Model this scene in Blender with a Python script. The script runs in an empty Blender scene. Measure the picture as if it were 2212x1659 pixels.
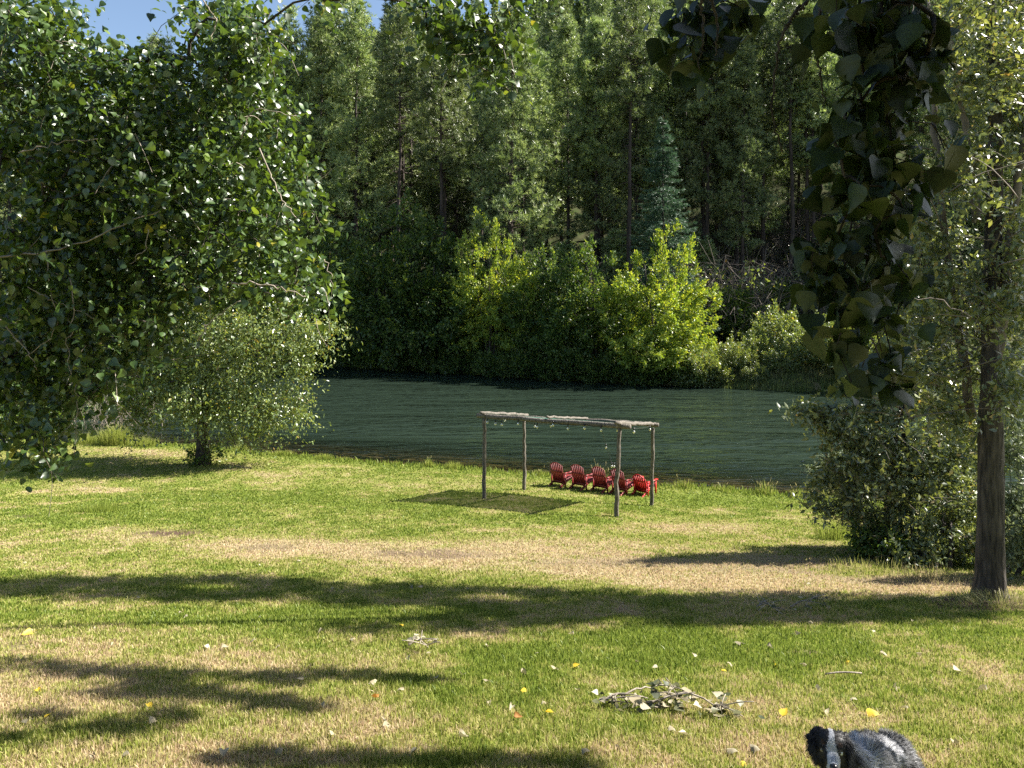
import bpy, math, random
import numpy as np
from mathutils import Vector, Matrix

# ------------------------------------------------------------------ camera, world, sun
sc = bpy.context.scene
F, CX, HY = 1536.0, 1106.0, 650.0          # focal length, centre and horizon row on a 2212 px wide picture
cam_d = bpy.data.cameras.new("camera"); cam = bpy.data.objects.new("camera", cam_d)
sc.collection.objects.link(cam); sc.camera = cam
cam_d.sensor_width = 36.0; cam_d.lens = 36.0 * F / 2212.0
cam.location = (0, 0, 0); cam.rotation_euler = (math.radians(90), 0, 0)
cam_d.shift_y = -(829.5 - HY) / 2212.0
cam_d.clip_start = 0.05; cam_d.clip_end = 3000

SUN_AZ, SUN_EL = math.radians(77), math.radians(43)     # azimuth clockwise from +Y
world = bpy.data.worlds.new("World"); sc.world = world; world.use_nodes = True
wn = world.node_tree; bg = wn.nodes["Background"]
sky = wn.nodes.new("ShaderNodeTexSky"); sky.sky_type = 'NISHITA'; sky.sun_disc = False
sky.sun_elevation = SUN_EL; sky.sun_rotation = SUN_AZ
wn.links.new(sky.outputs[0], bg.inputs[0]); bg.inputs[1].default_value = 0.06
sun_d = bpy.data.lights.new("sun", 'SUN'); sun_d.energy = 5.0; sun_d.angle = math.radians(0.5)
sun_d.color = (1.0, 0.95, 0.86)
sun = bpy.data.objects.new("sun", sun_d); sc.collection.objects.link(sun)
SD = Vector((math.sin(SUN_AZ) * math.cos(SUN_EL), math.cos(SUN_AZ) * math.cos(SUN_EL), math.sin(SUN_EL)))
sun.rotation_euler = SD.to_track_quat('Z', 'Y').to_euler()
sun.location = (30, 10, 40)
sc.view_settings.view_transform = 'Standard'; sc.view_settings.look = 'None'
sc.view_settings.exposure = 1.8; sc.view_settings.gamma = 1
sc.render.engine = 'CYCLES'
sc.cycles.max_bounces = 5; sc.cycles.diffuse_bounces = 3; sc.cycles.glossy_bounces = 2
sc.cycles.transmission_bounces = 3; sc.cycles.transparent_max_bounces = 6
sc.cycles.caustics_reflective = False; sc.cycles.caustics_refractive = False
sc.cycles.use_denoising = False; sc.cycles.sample_clamp_direct = 6; sc.cycles.sample_clamp_indirect = 4
C = sc.collection

# ------------------------------------------------------------------ helpers
def rng_(s): return np.random.default_rng(s)
def W(px, py, d):                          # a photo position at a chosen distance -> world
    return np.array([(px - CX) / F * d, d, (HY - py) / F * d])

_perm = rng_(5).random((256, 256))
def vnoise(x, y):
    x = np.asarray(x, float); y = np.asarray(y, float)
    xi = np.floor(x).astype(int); yi = np.floor(y).astype(int); fx = x - xi; fy = y - yi
    fx = fx * fx * (3 - 2 * fx); fy = fy * fy * (3 - 2 * fy)
    g = lambda a, b: _perm[a % 256, b % 256]
    return (g(xi, yi) * (1 - fx) + g(xi + 1, yi) * fx) * (1 - fy) + (g(xi, yi + 1) * (1 - fx) + g(xi + 1, yi + 1) * fx) * fy
def fbm(x, y, o=4):
    s = 0; a = .5; t = 0
    for k in range(o):
        s = s + a * vnoise(x * 2 ** k + 17.3 * k, y * 2 ** k + 9.1 * k); t += a; a *= .55
    return s / t
def smooth(a, b, v):
    t = np.clip((v - a) / (b - a), 0, 1); return t * t * (3 - 2 * t)

def mesh(name, V, Fa, mat=None, parent=None, attrs=None, smooth_=False, link=True, uv=None):
    """V (N,3); Fa an (M,k) array or a list of such arrays"""
    me = bpy.data.meshes.new(name)
    fl = Fa if isinstance(Fa, list) else [Fa]
    fl = [np.asarray(f, np.int32) for f in fl if len(f)]
    V = np.asarray(V, np.float32)
    me.vertices.add(len(V)); me.vertices.foreach_set("co", V.ravel())
    loops = np.concatenate([f.ravel() for f in fl])
    tot = np.concatenate([np.full(len(f), f.shape[1], np.int32) for f in fl])
    start = np.concatenate([[0], np.cumsum(tot)[:-1]]).astype(np.int32)
    me.loops.add(len(loops)); me.loops.foreach_set("vertex_index", loops)
    me.polygons.add(len(tot)); me.polygons.foreach_set("loop_start", start)
    if smooth_: me.polygons.foreach_set("use_smooth", np.ones(len(tot), bool))
    me.update(calc_edges=True); me.validate()
    for k, v in (attrs or {}).items():
        v = np.asarray(v, np.float32)
        if v.ndim == 1:
            a = me.attributes.new(k, 'FLOAT', 'POINT'); a.data.foreach_set("value", v)
        else:
            a = me.attributes.new(k, 'FLOAT_COLOR', 'POINT')
            a.data.foreach_set("color", np.hstack([v, np.ones((len(v), 1))]).astype(np.float32).ravel())
    if mat: me.materials.append(mat)
    o = bpy.data.objects.new(name, me)
    if link: C.objects.link(o)
    if parent: o.parent = parent
    return o
def thing(name, label, cat, loc=(0, 0, 0), rotz=0, group=None):
    o = bpy.data.objects.new(name, None); C.objects.link(o); o.empty_display_size = .2
    o.location = tuple(float(v) for v in loc); o.rotation_euler = (0, 0, rotz)
    o['label'] = label; o['category'] = cat
    if group: o['group'] = group
    return o
def tag(o, label, cat, group=None, kind=None):
    o['label'] = label; o['category'] = cat
    if group: o['group'] = group
    if kind: o['kind'] = kind
    return o
def dup(root, loc, rotz=0, scale=1, label=None, name=None):
    r = root.copy(); C.objects.link(r); r.location = tuple(float(v) for v in loc); r.rotation_euler = (0, 0, rotz)
    r.scale = (scale,) * 3 if np.isscalar(scale) else scale
    if label: r['label'] = label
    for ch in list(root.children):
        c = ch.copy(); C.objects.link(c); c.parent = r
        for g in ch.children:
            d = g.copy(); C.objects.link(d); d.parent = c
    return r

class MB:
    """collects shapes into one mesh"""
    def __init__(s): s.v = []; s.f3 = []; s.f4 = []; s.n = 0; s.at = []
    def add(s, V, f3=None, f4=None, a=0.0):
        V = np.asarray(V, float)
        if f3 is not None and len(f3): s.f3.append(np.asarray(f3) + s.n)
        if f4 is not None and len(f4): s.f4.append(np.asarray(f4) + s.n)
        s.v.append(V); s.n += len(V); s.at.append(np.full(len(V), a) if np.isscalar(a) else a)
    def box(s, c, size, R=None, a=0.0):
        h = np.array(size) / 2; P = np.array([[x, y, z] for x in (-1, 1) for y in (-1, 1) for z in (-1, 1)]) * h
        if R is not None: P = P @ np.asarray(R).T
        s.add(P + np.array(c), f4=[[0, 1, 3, 2], [4, 6, 7, 5], [0, 4, 5, 1], [2, 3, 7, 6], [0, 2, 6, 4], [1, 5, 7, 3]], a=a)
    def tube(s, P, R, n=6, cap=True, jit=0, rng=None, a=0.0):
        P = np.asarray(P, float); R = np.broadcast_to(np.asarray(R, float), (len(P),))
        T = np.gradient(P, axis=0); T /= np.linalg.norm(T, axis=1)[:, None] + 1e-9
        u = np.array([0, 0, 1.]) if abs(T[0][2]) < .9 else np.array([1., 0, 0])
        rings = []
        ang = np.arange(n) * 2 * math.pi / n
        for k in range(len(P)):
            x = np.cross(T[k], u); x /= np.linalg.norm(x) + 1e-9; y = np.cross(x, T[k]); u = y
            rr = R[k] * (1 + (jit * (rng.random(n) - .5) if jit else 0))
            rings.append(P[k] + (np.cos(ang) * rr)[:, None] * x + (np.sin(ang) * rr)[:, None] * y)
        V = np.vstack(rings); f = []
        i = np.arange(n); j = (i + 1) % n
        for k in range(len(P) - 1):
            f.append(np.stack([k * n + i, k * n + j, (k + 1) * n + j, (k + 1) * n + i], 1))
        f4 = np.vstack(f); f3 = []
        if cap:
            for k, fl in ((0, 1), (len(P) - 1, 0)):
                for q in range(1, n - 1):
                    t = [k * n, k * n + q, k * n + q + 1]; f3.append(t[::-1] if fl else t)
        s.add(V, f3=f3, f4=f4, a=a)
    def build(s, name, mat, parent=None, off=None, smooth_=False, link=True):
        V = np.vstack(s.v)
        if off is not None: V = V - np.array(off)
        fl = []
        if s.f4: fl.append(np.vstack(s.f4))
        if s.f3: fl.append(np.vstack(s.f3))
        return mesh(name, V, fl, mat, parent, {'rnd': np.concatenate(s.at)}, smooth_, link)

def norm(a): return a / (np.linalg.norm(a, axis=-1, keepdims=True) + 1e-9)
def frames(D, N):
    D = norm(D); X = norm(np.cross(D, N)); Z = np.cross(X, D)
    return np.stack([X, D, Z], axis=2)            # columns X, Y(dir), Z(normal)
def scatter(tv, tf, pos, M, S):
    """place a template at N frames; returns V, F, owner index"""
    n, k = len(pos), len(tv)
    S = np.asarray(S, float).reshape(n, -1)
    if S.shape[1] == 1: S = np.repeat(S, 3, 1)
    V = np.einsum('nij,nkj->nki', M, tv[None] * S[:, None, :]) + pos[:, None, :]
    Fa = tf[None] + (np.arange(n) * k)[:, None, None]
    return V.reshape(-1, 3), Fa.reshape(-1, tf.shape[1]), np.repeat(np.arange(n), k)
# leaf templates: Y is the way the blade points, Z its face
DELT_V = np.array([[0, 0, 0], [0, .42, .03], [0, 1, -.06], [.26, .0, .05], [.47, .16, .09], [.40, .46, .09], [.17, .76, .02],
                   [-.26, .0, .05], [-.47, .16, .09], [-.40, .46, .09], [-.17, .76, .02],
                   [.012, 0, 0], [-.012, 0, 0], [.01, -.5, .12], [-.01, -.5, .12]])
DELT_F = np.array([[0, 3, 4], [0, 4, 1], [1, 4, 5], [1, 5, 6], [1, 6, 2], [0, 8, 7], [0, 1, 8], [1, 9, 8], [1, 10, 9], [1, 2, 10], [12, 11, 13], [12, 13, 14]])
_o = np.array([[.10, -.01], [.24, .0], [.37, .05], [.46, .14], [.48, .25], [.44, .37], [.37, .49], [.285, .60], [.20, .71], [.125, .82], [.06, .92]])
_v = [[0, 0, 0], [0, .25, .02], [0, .5, .02], [0, .75, -.01], [0, 1.02, -.08]]; _f = []
for _s in (1, -1):
    _b = len(_v)
    for _i, (_x, _y) in enumerate(_o): _v.append([_s * _x * (1.0 + .03 * (-1) ** _i), _y, .03 + .20 * _x - .05 * (_y - .3) ** 2 + .012 * math.sin(_y * 14 + _s)])
    _m = [0, 0, 1, 1, 1, 1, 2, 2, 3, 3, 4]
    for _i in range(10):
        _t = [_m[_i], _b + _i, _b + _i + 1] if _s > 0 else [_m[_i], _b + _i + 1, _b + _i]
        _f.append(_t)
        if _m[_i] != _m[_i + 1]: _f.append([_m[_i], _b + _i + 1, _m[_i + 1]] if _s > 0 else [_m[_i], _m[_i + 1], _b + _i + 1])
_b = len(_v); _v += [[.010, 0, 0], [-.010, 0, 0], [.008, -.3, .05], [-.008, -.3, .05], [.006, -.6, .16], [-.006, -.6, .16]]; _f += [[_b + 1, _b, _b + 2], [_b + 1, _b + 2, _b + 3], [_b + 3, _b + 2, _b + 4], [_b + 3, _b + 4, _b + 5]]
FINE_V = np.array(_v); FINE_F = np.array(_f)
DIA_V = np.array([[0, 0, 0], [.24, .45, .07], [0, 1, 0], [-.24, .45, .07]]); DIA_F = np.array([[0, 1, 2], [0, 2, 3]])
LAN_V = np.array([[0, 0, 0], [.13, .4, .05], [0, 1, -.05], [-.13, .4, .05]]); LAN_F = DIA_F
def tuft_template(rng, n=8, w=.085, spread=.9):
    V = []; Fa = []
    for k in range(n):
        th = rng.random() * 2 * math.pi; el = rng.random() * spread
        d = np.array([math.cos(th) * math.sin(el * 1.5), math.cos(el * 1.5), math.sin(th) * math.sin(el * 1.5)])
        p = norm(np.cross(d, rng.normal(size=3)))
        b = len(V); V += [d * .08 - p * w * .5, d * .08 + p * w * .5, d * (.75 + .35 * rng.random())]; Fa.append([b, b + 1, b + 2])
    return np.array(V), np.array(Fa)

# ------------------------------------------------------------------ terrain
PY = np.array([-30, 0, 3.4, 4.5, 6, 8, 10, 12, 16, 20, 24, 28, 33, 38, 41, 60.])
PZ = -np.array([.6, 1.9, 2.66, 2.96, 3.34, 3.85, 4.36, 4.82, 5.55, 6.15, 6.8, 7.45, 7.7, 7.85, 7.9, 7.95])
SX = np.array([-120, -60, -29.5, -17, -9.4, -4.6, 0, 4, 7.8, 12.5, 20, 40, 120.]); SY = np.array([58, 50, 41.5, 38.8, 35.9, 34.4, 33, 31.4, 30.3, 28.6, 26, 20, 0.])
FX = np.array([-200, -80, -23.5, -5.4, 9, 26.7, 60, 200.]); FY = np.array([176, 117, 88.9, 78.7, 71, 63.8, 52, 20.])
WATER = -8.14
def shore(x): return np.interp(x, SX, SY) + .35 * (fbm(x * .5, x * 0 + 3.) - .5) * 2
def fshore(x): return np.interp(x, FX, FY) + 1.6 * (fbm(x * .16, x * 0 + 8.) - .5) * 2
def gz(x, y):
    x = np.asarray(x, float); y = np.asarray(y, float)
    z = np.interp(y, PY, PZ)
    z = z - .07 * np.clip(x, 0, 5) * smooth(14, 22, y) * (1 - smooth(26, 31, y))
    z = z + .05 * (fbm(x * .35, y * .35) - .5) + .03 * (fbm(x * 1.3 + 5, y * 1.3) - .5)
    s = y - shore(x)
    z = np.where(s > -4, z + (-7.93 - z) * smooth(-4, 0, s), z)
    z = np.where(s > 0, -7.93 - .45 * smooth(0, .55, s) - .06 * np.clip(s - .5, 0, 30), z)
    fs = y - fshore(x)
    bed = -9.4
    z = np.where(fs > -4, np.maximum(z, bed) + (-8.2 - np.maximum(z, bed)) * smooth(-4, 0, fs), z)
    lr = smooth(-90, 10, x - (y - 200) * -.0)
    lr = smooth(-.75, 0.0, x / np.maximum(y, 60))
    hill = -8.2 + 2.0 * smooth(0, 5, fs) + .09 * np.clip(fs, 0, 400) + (.34 + .19 * lr) * np.clip(fs - 38, 0, 200) + 5 * (fbm(x * .02, y * .02) - .5) * smooth(20, 80, fs) + .6 * (fbm(x * .3, y * .3) - .5)
    return np.where(fs > 0, hill, z)
def ground_at(px, py):                     # where the sight line through a photo position meets the lawn
    lo, hi = 1.5, 45.0
    f = lambda d: (HY - py) / F * d - float(gz((px - CX) / F * d, d))
    ds = np.linspace(1.5, 45, 900)
    v = (HY - py) / F * ds - gz((px - CX) / F * ds, ds)
    k = np.argmax(v < 0) if (v < 0).any() else len(ds) - 1
    d = ds[k]; x = (px - CX) / F * d
    return np.array([x, d, float(gz(x, d))])
def proj(x, y, z): return CX + F * x / y, HY - F * z / y

# dry and green patches of the lawn: (px, py, half width, half height, strength)
DRY = [(420, 1165, 170, 16, .6), (580, 1185, 170, 22, .9), (900, 1192, 260, 26, .9), (1150, 1215, 330, 28, 1.1), (1450, 1235, 300, 34, 1.1),
       (1800, 1268, 330, 24, 1.1), (2080, 1262, 200, 30, .8), (1480, 1140, 170, 14, .75), (1250, 1180, 200, 18, .6), (1750, 1200, 180, 25, .7),
       (200, 1420, 330, 34, .55), (120, 1500, 420, 60, .75), (620, 1440, 260, 30, .7), (700, 1560, 420, 50, .55), (250, 1640, 400, 50, .7), (1150, 1640, 900, 50, .45),
       (1600, 1620, 320, 30, .35), (2080, 1440, 190, 60, .5), (600, 970, 170, 9, .4), (250, 975, 260, 10, .55), (150, 1060, 230, 9, .5), (1000, 1350, 60, 20, .2), (760, 1110, 260, 14, .25), (1650, 1100, 200, 12, .2)]
GREEN = [(1300, 1400, 480, 42, 1.), (600, 1330, 420, 22, .6), (150, 1330, 250, 22, .5), (1650, 1085, 330, 26, .8), (500, 1090, 420, 40, .5), (200, 1110, 240, 28, .7), (1950, 1370, 330, 30, .5), (1150, 1120, 180, 18, .6)]
SOIL = [(2140, 1302, 130, 18, 1.), (1950, 1250, 200, 14, .5), (370, 1152, 80, 7, 1.), (250, 1140, 16, 4, .8), (30, 1395, 40, 14, .9), (940, 1198, 130, 10, .8), (1330, 1215, 200, 10, .5), (580, 1183, 60, 8, .6), (1740, 1410, 40, 5, .9), (1800, 1505, 60, 5, .5), (2060, 1260, 120, 10, .35), (50, 1115, 26, 4, .7), (1720, 1225, 230, 14, .5)]
def patch(L, px, py, n):
    s = 0
    for a, b, w, h, k in L:
        r = np.sqrt(((px - a) / w) ** 2 + ((py - b) / h) ** 2) + (n - .5) * 1.3
        s = s + k * (1 - smooth(.55, 1.35, r))
    return s
def lawn_attr(x, y, z):
    yy = np.maximum(y, 1.5); px, py = proj(x, yy, z)
    n = fbm(x * 1.1, y * 1.1); n2 = fbm(x * .4 + 40, y * .4 + 4); n3 = fbm(x * 3.1 + 9, y * 3.1)
    n4 = fbm(x * 7 + 3, y * 7)
    dry = .33 + (n2 - .5) * .9 + (n - .5) * .8 + (n3 - .5) * .9 + (n4 - .5) * .9 + .5 * patch(DRY, px, py, n3 * .9 + n * .5 - .2) - .5 * patch(GREEN, px, py, n)
    dry = dry + .16 * smooth(8.5, 6, y)
    dry = dry * smooth(1.2, 3.5, np.interp(x, SX, SY) - y + 1.2)
    soil = patch(SOIL, px, py, n3)
    return np.clip(dry, 0, 1), np.clip(soil, 0, 1)

# ------------------------------------------------------------------ materials
def newmat(name):
    m = bpy.data.materials.new(name); m.use_nodes = True
    nt = m.node_tree; b = nt.nodes["Principled BSDF"]; return m, nt, b
def N(nt, t, **k):
    n = nt.nodes.new(t)
    for a, v in k.items(): setattr(n, a, v)
    return n
def ramp(nt, stops, src=None):
    r = N(nt, "ShaderNodeValToRGB"); e = r.color_ramp.elements
    while len(e) > 1: e.remove(e[-1])
    e[0].position = stops[0][0]; e[0].color = (*stops[0][1], 1)
    for p, c in stops[1:]:
        q = e.new(p); q.color = (*c, 1)
    if src is not None: nt.links.new(src, r.inputs[0])
    return r
def leafmat(name, stops, trans=.4, rough=.42, spec=.5, tint=(1.5, 1.35, .5), ovar=.12):
    m, nt, b = newmat(name)
    at = N(nt, "ShaderNodeAttribute", attribute_name="rnd")
    r = ramp(nt, stops, at.outputs["Fac"])
    oi = N(nt, "ShaderNodeObjectInfo"); hv = N(nt, "ShaderNodeHueSaturation"); mr = N(nt, "ShaderNodeMapRange"); mr.inputs["To Min"].default_value = 1 - ovar; mr.inputs["To Max"].default_value = 1 + ovar
    nt.links.new(oi.outputs["Random"], mr.inputs["Value"]); nt.links.new(mr.outputs[0], hv.inputs["Value"]); nt.links.new(r.outputs[0], hv.inputs["Color"]); hv.inputs["Hue"].default_value = .5
    r = hv
    nt.links.new(r.outputs[0], b.inputs["Base Color"])
    b.inputs["Roughness"].default_value = rough; b.inputs["Specular IOR Level"].default_value = spec
    tr = N(nt, "ShaderNodeBsdfTranslucent"); mx = N(nt, "ShaderNodeMix", data_type='RGBA', blend_type='MULTIPLY')
    mx.inputs[0].default_value = 1; nt.links.new(r.outputs[0], mx.inputs[6]); mx.inputs[7].default_value = (*tint, 1)
    nt.links.new(mx.outputs[2], tr.inputs[0])
    ms = N(nt, "ShaderNodeMixShader"); ms.inputs[0].default_value = trans
    nt.links.new(b.outputs[0], ms.inputs[1]); nt.links.new(tr.outputs[0], ms.inputs[2])
    nt.links.new(ms.outputs[0], nt.nodes["Material Output"].inputs[0]); return m
def barkmat(name, a, b_, scale=8, zs=.15, rough=.9, bump=.6):
    m, nt, b = newmat(name)
    g = N(nt, "ShaderNodeTexCoord"); mp = N(nt, "ShaderNodeMapping"); mp.inputs["Scale"].default_value = (1, 1, zs)
    nt.links.new(g.outputs["Object"], mp.inputs[0])
    nz = N(nt, "ShaderNodeTexNoise"); nz.inputs["Scale"].default_value = scale; nz.inputs["Detail"].default_value = 6
    nt.links.new(mp.outputs[0], nz.inputs[0])
    r = ramp(nt, [(.32, a), (.68, b_)], nz.outputs["Fac"]); nt.links.new(r.outputs[0], b.inputs["Base Color"])
    b.inputs["Roughness"].default_value = rough
    bp = N(nt, "ShaderNodeBump"); bp.inputs["Strength"].default_value = bump; bp.inputs["Distance"].default_value = .05
    nt.links.new(nz.outputs["Fac"], bp.inputs["Height"]); nt.links.new(bp.outputs[0], b.inputs["Normal"]); return m
def plain(name, c, rough=.6, spec=.4, var=.15, scale=12):
    m, nt, b = newmat(name)
    g = N(nt, "ShaderNodeTexCoord"); nz = N(nt, "ShaderNodeTexNoise"); nz.inputs["Scale"].default_value = scale; nz.inputs["Detail"].default_value = 4
    nt.links.new(g.outputs["Object"], nz.inputs[0])
    r = ramp(nt, [(.3, tuple(v * (1 - var) for v in c)), (.7, tuple(min(1, v * (1 + var)) for v in c))], nz.outputs["Fac"])
    nt.links.new(r.outputs[0], b.inputs["Base Color"]); b.inputs["Roughness"].default_value = rough; b.inputs["Specular IOR Level"].default_value = spec
    return m

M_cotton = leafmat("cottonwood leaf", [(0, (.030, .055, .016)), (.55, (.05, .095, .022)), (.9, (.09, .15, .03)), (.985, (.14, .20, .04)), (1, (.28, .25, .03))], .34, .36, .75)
M_cotton2 = leafmat("old cottonwood leaf", [(0, (.016, .032, .012)), (.6, (.026, .05, .016)), (1, (.05, .08, .02))], .22, .45, .5)  # leaf colour darkened to paint in the shade on the overhanging boughs
M_willow = leafmat("small leaf", [(0, (.09, .13, .045)), (.6, (.16, .22, .075)), (.95, (.25, .29, .10)), (1, (.30, .20, .06))], .36, .36, .9)
M_thick = leafmat("thicket leaf", [(0, (.07, .10, .045)), (.6, (.14, .18, .075)), (.95, (.25, .28, .13)), (1, (.26, .18, .08))], .3, .36, .9)
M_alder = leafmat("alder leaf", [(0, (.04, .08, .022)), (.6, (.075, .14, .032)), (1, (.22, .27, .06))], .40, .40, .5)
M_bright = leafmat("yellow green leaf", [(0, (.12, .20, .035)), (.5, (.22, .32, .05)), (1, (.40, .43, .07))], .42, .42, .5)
M_pine = leafmat("pine needle", [(0, (.10, .14, .06)), (.6, (.22, .28, .12)), (1, (.44, .48, .22))], .25, .42, .5, (1.2, 1.3, .7), .4)
M_fir = leafmat("fir needle", [(0, (.04, .09, .055)), (1, (.11, .18, .11))], .2, .5, .5, (1.1, 1.2, .8))
M_grey = leafmat("grey willow leaf", [(0, (.10, .13, .075)), (1, (.2, .24, .14))], .3, .5, .4, (1.2, 1.2, .8))
M_bark = barkmat("dark bark", (.012, .009, .007), (.095, .076, .06), 20, .14, .9, 1.0)
M_pbark = barkmat("pine bark", (.02, .016, .014), (.085, .06, .048), 5, .15)
M_twig = barkmat("pale twig", (.16, .13, .10), (.34, .29, .23), 30, 1, .8, .2)
M_dtwig = barkmat("dead twig", (.07, .058, .05), (.2, .165, .135), 3, 1, .9, .2)
M_log = barkmat("weathered log", (.045, .038, .03), (.19, .165, .135), 26, .25)

# lawn ground
def groundmat():
    m, nt, b = newmat("lawn soil")
    dry = N(nt, "ShaderNodeAttribute", attribute_name="dry"); soil = N(nt, "ShaderNodeAttribute", attribute_name="soil"); bed = N(nt, "ShaderNodeAttribute", attribute_name="bed")
    g = N(nt, "ShaderNodeNewGeometry"); nz = N(nt, "ShaderNodeTexNoise"); nz.inputs["Scale"].default_value = 22; nz.inputs["Detail"].default_value = 5
    nt.links.new(g.outputs["Position"], nz.inputs[0])
    r = ramp(nt, [(0, (.12, .155, .024)), (.45, (.19, .19, .055)), (1, (.30, .25, .14))], dry.outputs["Fac"])
    def mix(a, c, f, ty='MIX'):
        x = N(nt, "ShaderNodeMix", data_type='RGBA', blend_type=ty)
        if isinstance(f, (int, float)): x.inputs[0].default_value = f
        else: nt.links.new(f, x.inputs[0])
        nt.links.new(a, x.inputs[6])
        if isinstance(c, tuple): x.inputs[7].default_value = (*c, 1)
        else: nt.links.new(c, x.inputs[7])
        return x.outputs[2]
    c = mix(r.outputs[0], (.085, .055, .038), soil.outputs["Fac"])
    n2 = ramp(nt, [(.3, (.45, .45, .45)), (.7, (1.3, 1.3, 1.3))], nz.outputs["Fac"])
    vo = N(nt, "ShaderNodeTexVoronoi"); vo.inputs["Scale"].default_value = 3.2; nt.links.new(g.outputs["Position"], vo.inputs[0])
    vr = ramp(nt, [(0, (.20, .15, .075)), (.5, (.12, .085, .04)), (1, (.05, .035, .017))], vo.outputs["Distance"])
    c = mix(c, vr.outputs[0], bed.outputs["Fac"])
    c = mix(c, n2.outputs[0], 1.0, 'MULTIPLY')
    nt.links.new(c, b.inputs["Base Color"]); b.inputs["Roughness"].default_value = .95; b.inputs["Specular IOR Level"].default_value = .1
    return m
M_ground = groundmat()
def grid(xs, ys):
    X, Y = np.meshgrid(xs, ys); nx = len(xs); ny = len(ys)
    i = np.arange(nx * ny).reshape(ny, nx)
    Fa = np.stack([i[:-1, :-1], i[:-1, 1:], i[1:, 1:], i[1:, :-1]], -1).reshape(-1, 4)
    return X.ravel(), Y.ravel(), Fa
xs = np.concatenate([np.arange(-200, -46, 6), np.arange(-46, 30, .22), np.arange(30, 200, 6)]); ys = np.concatenate([np.arange(-30, -2, 2), np.arange(-2, 46, .2), np.arange(46, 120.1, 1.5)])
X, Y, Fa = grid(xs, ys); Z = np.minimum(gz(X, Y), np.where(Y - fshore(X) > 0, -8.4, 99))
dry, soil = lawn_attr(X, Y, Z)
g_ = mesh("ground", np.stack([X, Y, Z], 1), Fa, M_ground, attrs={'dry': dry, 'soil': soil, 'bed': smooth(.1, .5, Y - shore(X))}, smooth_=True)
g_['kind'] = 'structure'
# far bank and hill
def hillmat():
    m, nt, b = newmat("forest floor")
    g = N(nt, "ShaderNodeNewGeometry"); nz = N(nt, "ShaderNodeTexNoise"); nz.inputs["Scale"].default_value = .5; nz.inputs["Detail"].default_value = 8
    nt.links.new(g.outputs["Position"], nz.inputs[0])
    r = ramp(nt, [(.3, (.03, .04, .016)), (.5, (.07, .07, .035)), (.62, (.055, .08, .025)), (.75, (.11, .10, .055))], nz.outputs["Fac"])
    nt.links.new(r.outputs[0], b.inputs["Base Color"]); b.inputs["Roughness"].default_value = 1; b.inputs["Specular IOR Level"].default_value = .05; return m
xs = np.concatenate([np.arange(-330, -90, 6), np.arange(-90, 70, 1.2), np.arange(70, 330, 6)]); ts = np.concatenate([np.arange(-4, 60, .8), np.arange(60, 420, 6)])
X, T_, Fa = grid(xs, ts); Y = fshore(X) + T_; Z = gz(X, Y)
h_ = mesh("hillside", np.stack([X, Y, Z], 1), Fa, hillmat(), smooth_=True); h_['kind'] = 'structure'

# river
def watermat():
    m, nt, b = newmat("river water")
    g = N(nt, "ShaderNodeNewGeometry"); mp = N(nt, "ShaderNodeMapping")
    mp.inputs["Rotation"].default_value = (0, 0, math.radians(22)); mp.inputs["Scale"].default_value = (.5, 1.25, 1)
    nt.links.new(g.outputs["Position"], mp.inputs[0])
    n1 = N(nt, "ShaderNodeTexNoise"); n1.inputs["Scale"].default_value = 1.0; n1.inputs["Detail"].default_value = 3; n1.inputs["Roughness"].default_value = .5; n1.inputs["Distortion"].default_value = .6
    nt.links.new(mp.outputs[0], n1.inputs[0])
    bp = N(nt, "ShaderNodeBump"); bp.inputs["Strength"].default_value = 1; bp.inputs["Distance"].default_value = .32
    mq = N(nt, "ShaderNodeMapping"); mq.inputs["Rotation"].default_value = (0, 0, math.radians(22)); mq.inputs["Scale"].default_value = (.06, .35, 1); nt.links.new(g.outputs["Position"], mq.inputs[0])
    n2 = N(nt, "ShaderNodeTexNoise"); n2.inputs["Scale"].default_value = 1; n2.inputs["Detail"].default_value = 4; nt.links.new(mq.outputs[0], n2.inputs[0])
    sr = N(nt, "ShaderNodeMapRange"); sr.inputs["From Min"].default_value = .35; sr.inputs["From Max"].default_value = .65; sr.inputs["To Min"].default_value = .25; sr.inputs["To Max"].default_value = 1.5; nt.links.new(n2.outputs["Fac"], sr.inputs["Value"])
    ml = N(nt, "ShaderNodeMath", operation="MULTIPLY"); nt.links.new(n1.outputs["Fac"], ml.inputs[0]); nt.links.new(sr.outputs[0], ml.inputs[1])
    nt.links.new(ml.outputs[0], bp.inputs["Height"])
    gl = N(nt, "ShaderNodeBsdfGlossy"); gl.inputs["Roughness"].default_value = .1; gl.inputs[0].default_value = (.78, .84, .79, 1)
    nt.links.new(bp.outputs[0], gl.inputs["Normal"])
    fr = N(nt, "ShaderNodeFresnel"); fr.inputs[0].default_value = 1.33; nt.links.new(bp.outputs[0], fr.inputs["Normal"])
    df = N(nt, "ShaderNodeBsdfDiffuse"); df.inputs[0].default_value = (.016, .026, .018, 1); nt.links.new(bp.outputs[0], df.inputs["Normal"])
    tp = N(nt, "ShaderNodeBsdfTransparent"); tp.inputs[0].default_value = (.8, .8, .62, 1)
    at = N(nt, "ShaderNodeAttribute", attribute_name="deep")
    m1 = N(nt, "ShaderNodeMixShader"); nt.links.new(at.outputs["Fac"], m1.inputs[0]); nt.links.new(tp.outputs[0], m1.inputs[1]); nt.links.new(df.outputs[0], m1.inputs[2])
    m2 = N(nt, "ShaderNodeMixShader"); nt.links.new(fr.outputs[0], m2.inputs[0]); nt.links.new(m1.outputs[0], m2.inputs[1]); nt.links.new(gl.outputs[0], m2.inputs[2])
    nt.links.new(m2.outputs[0], nt.nodes["Material Output"].inputs[0]); nt.nodes.remove(b); return m
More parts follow.
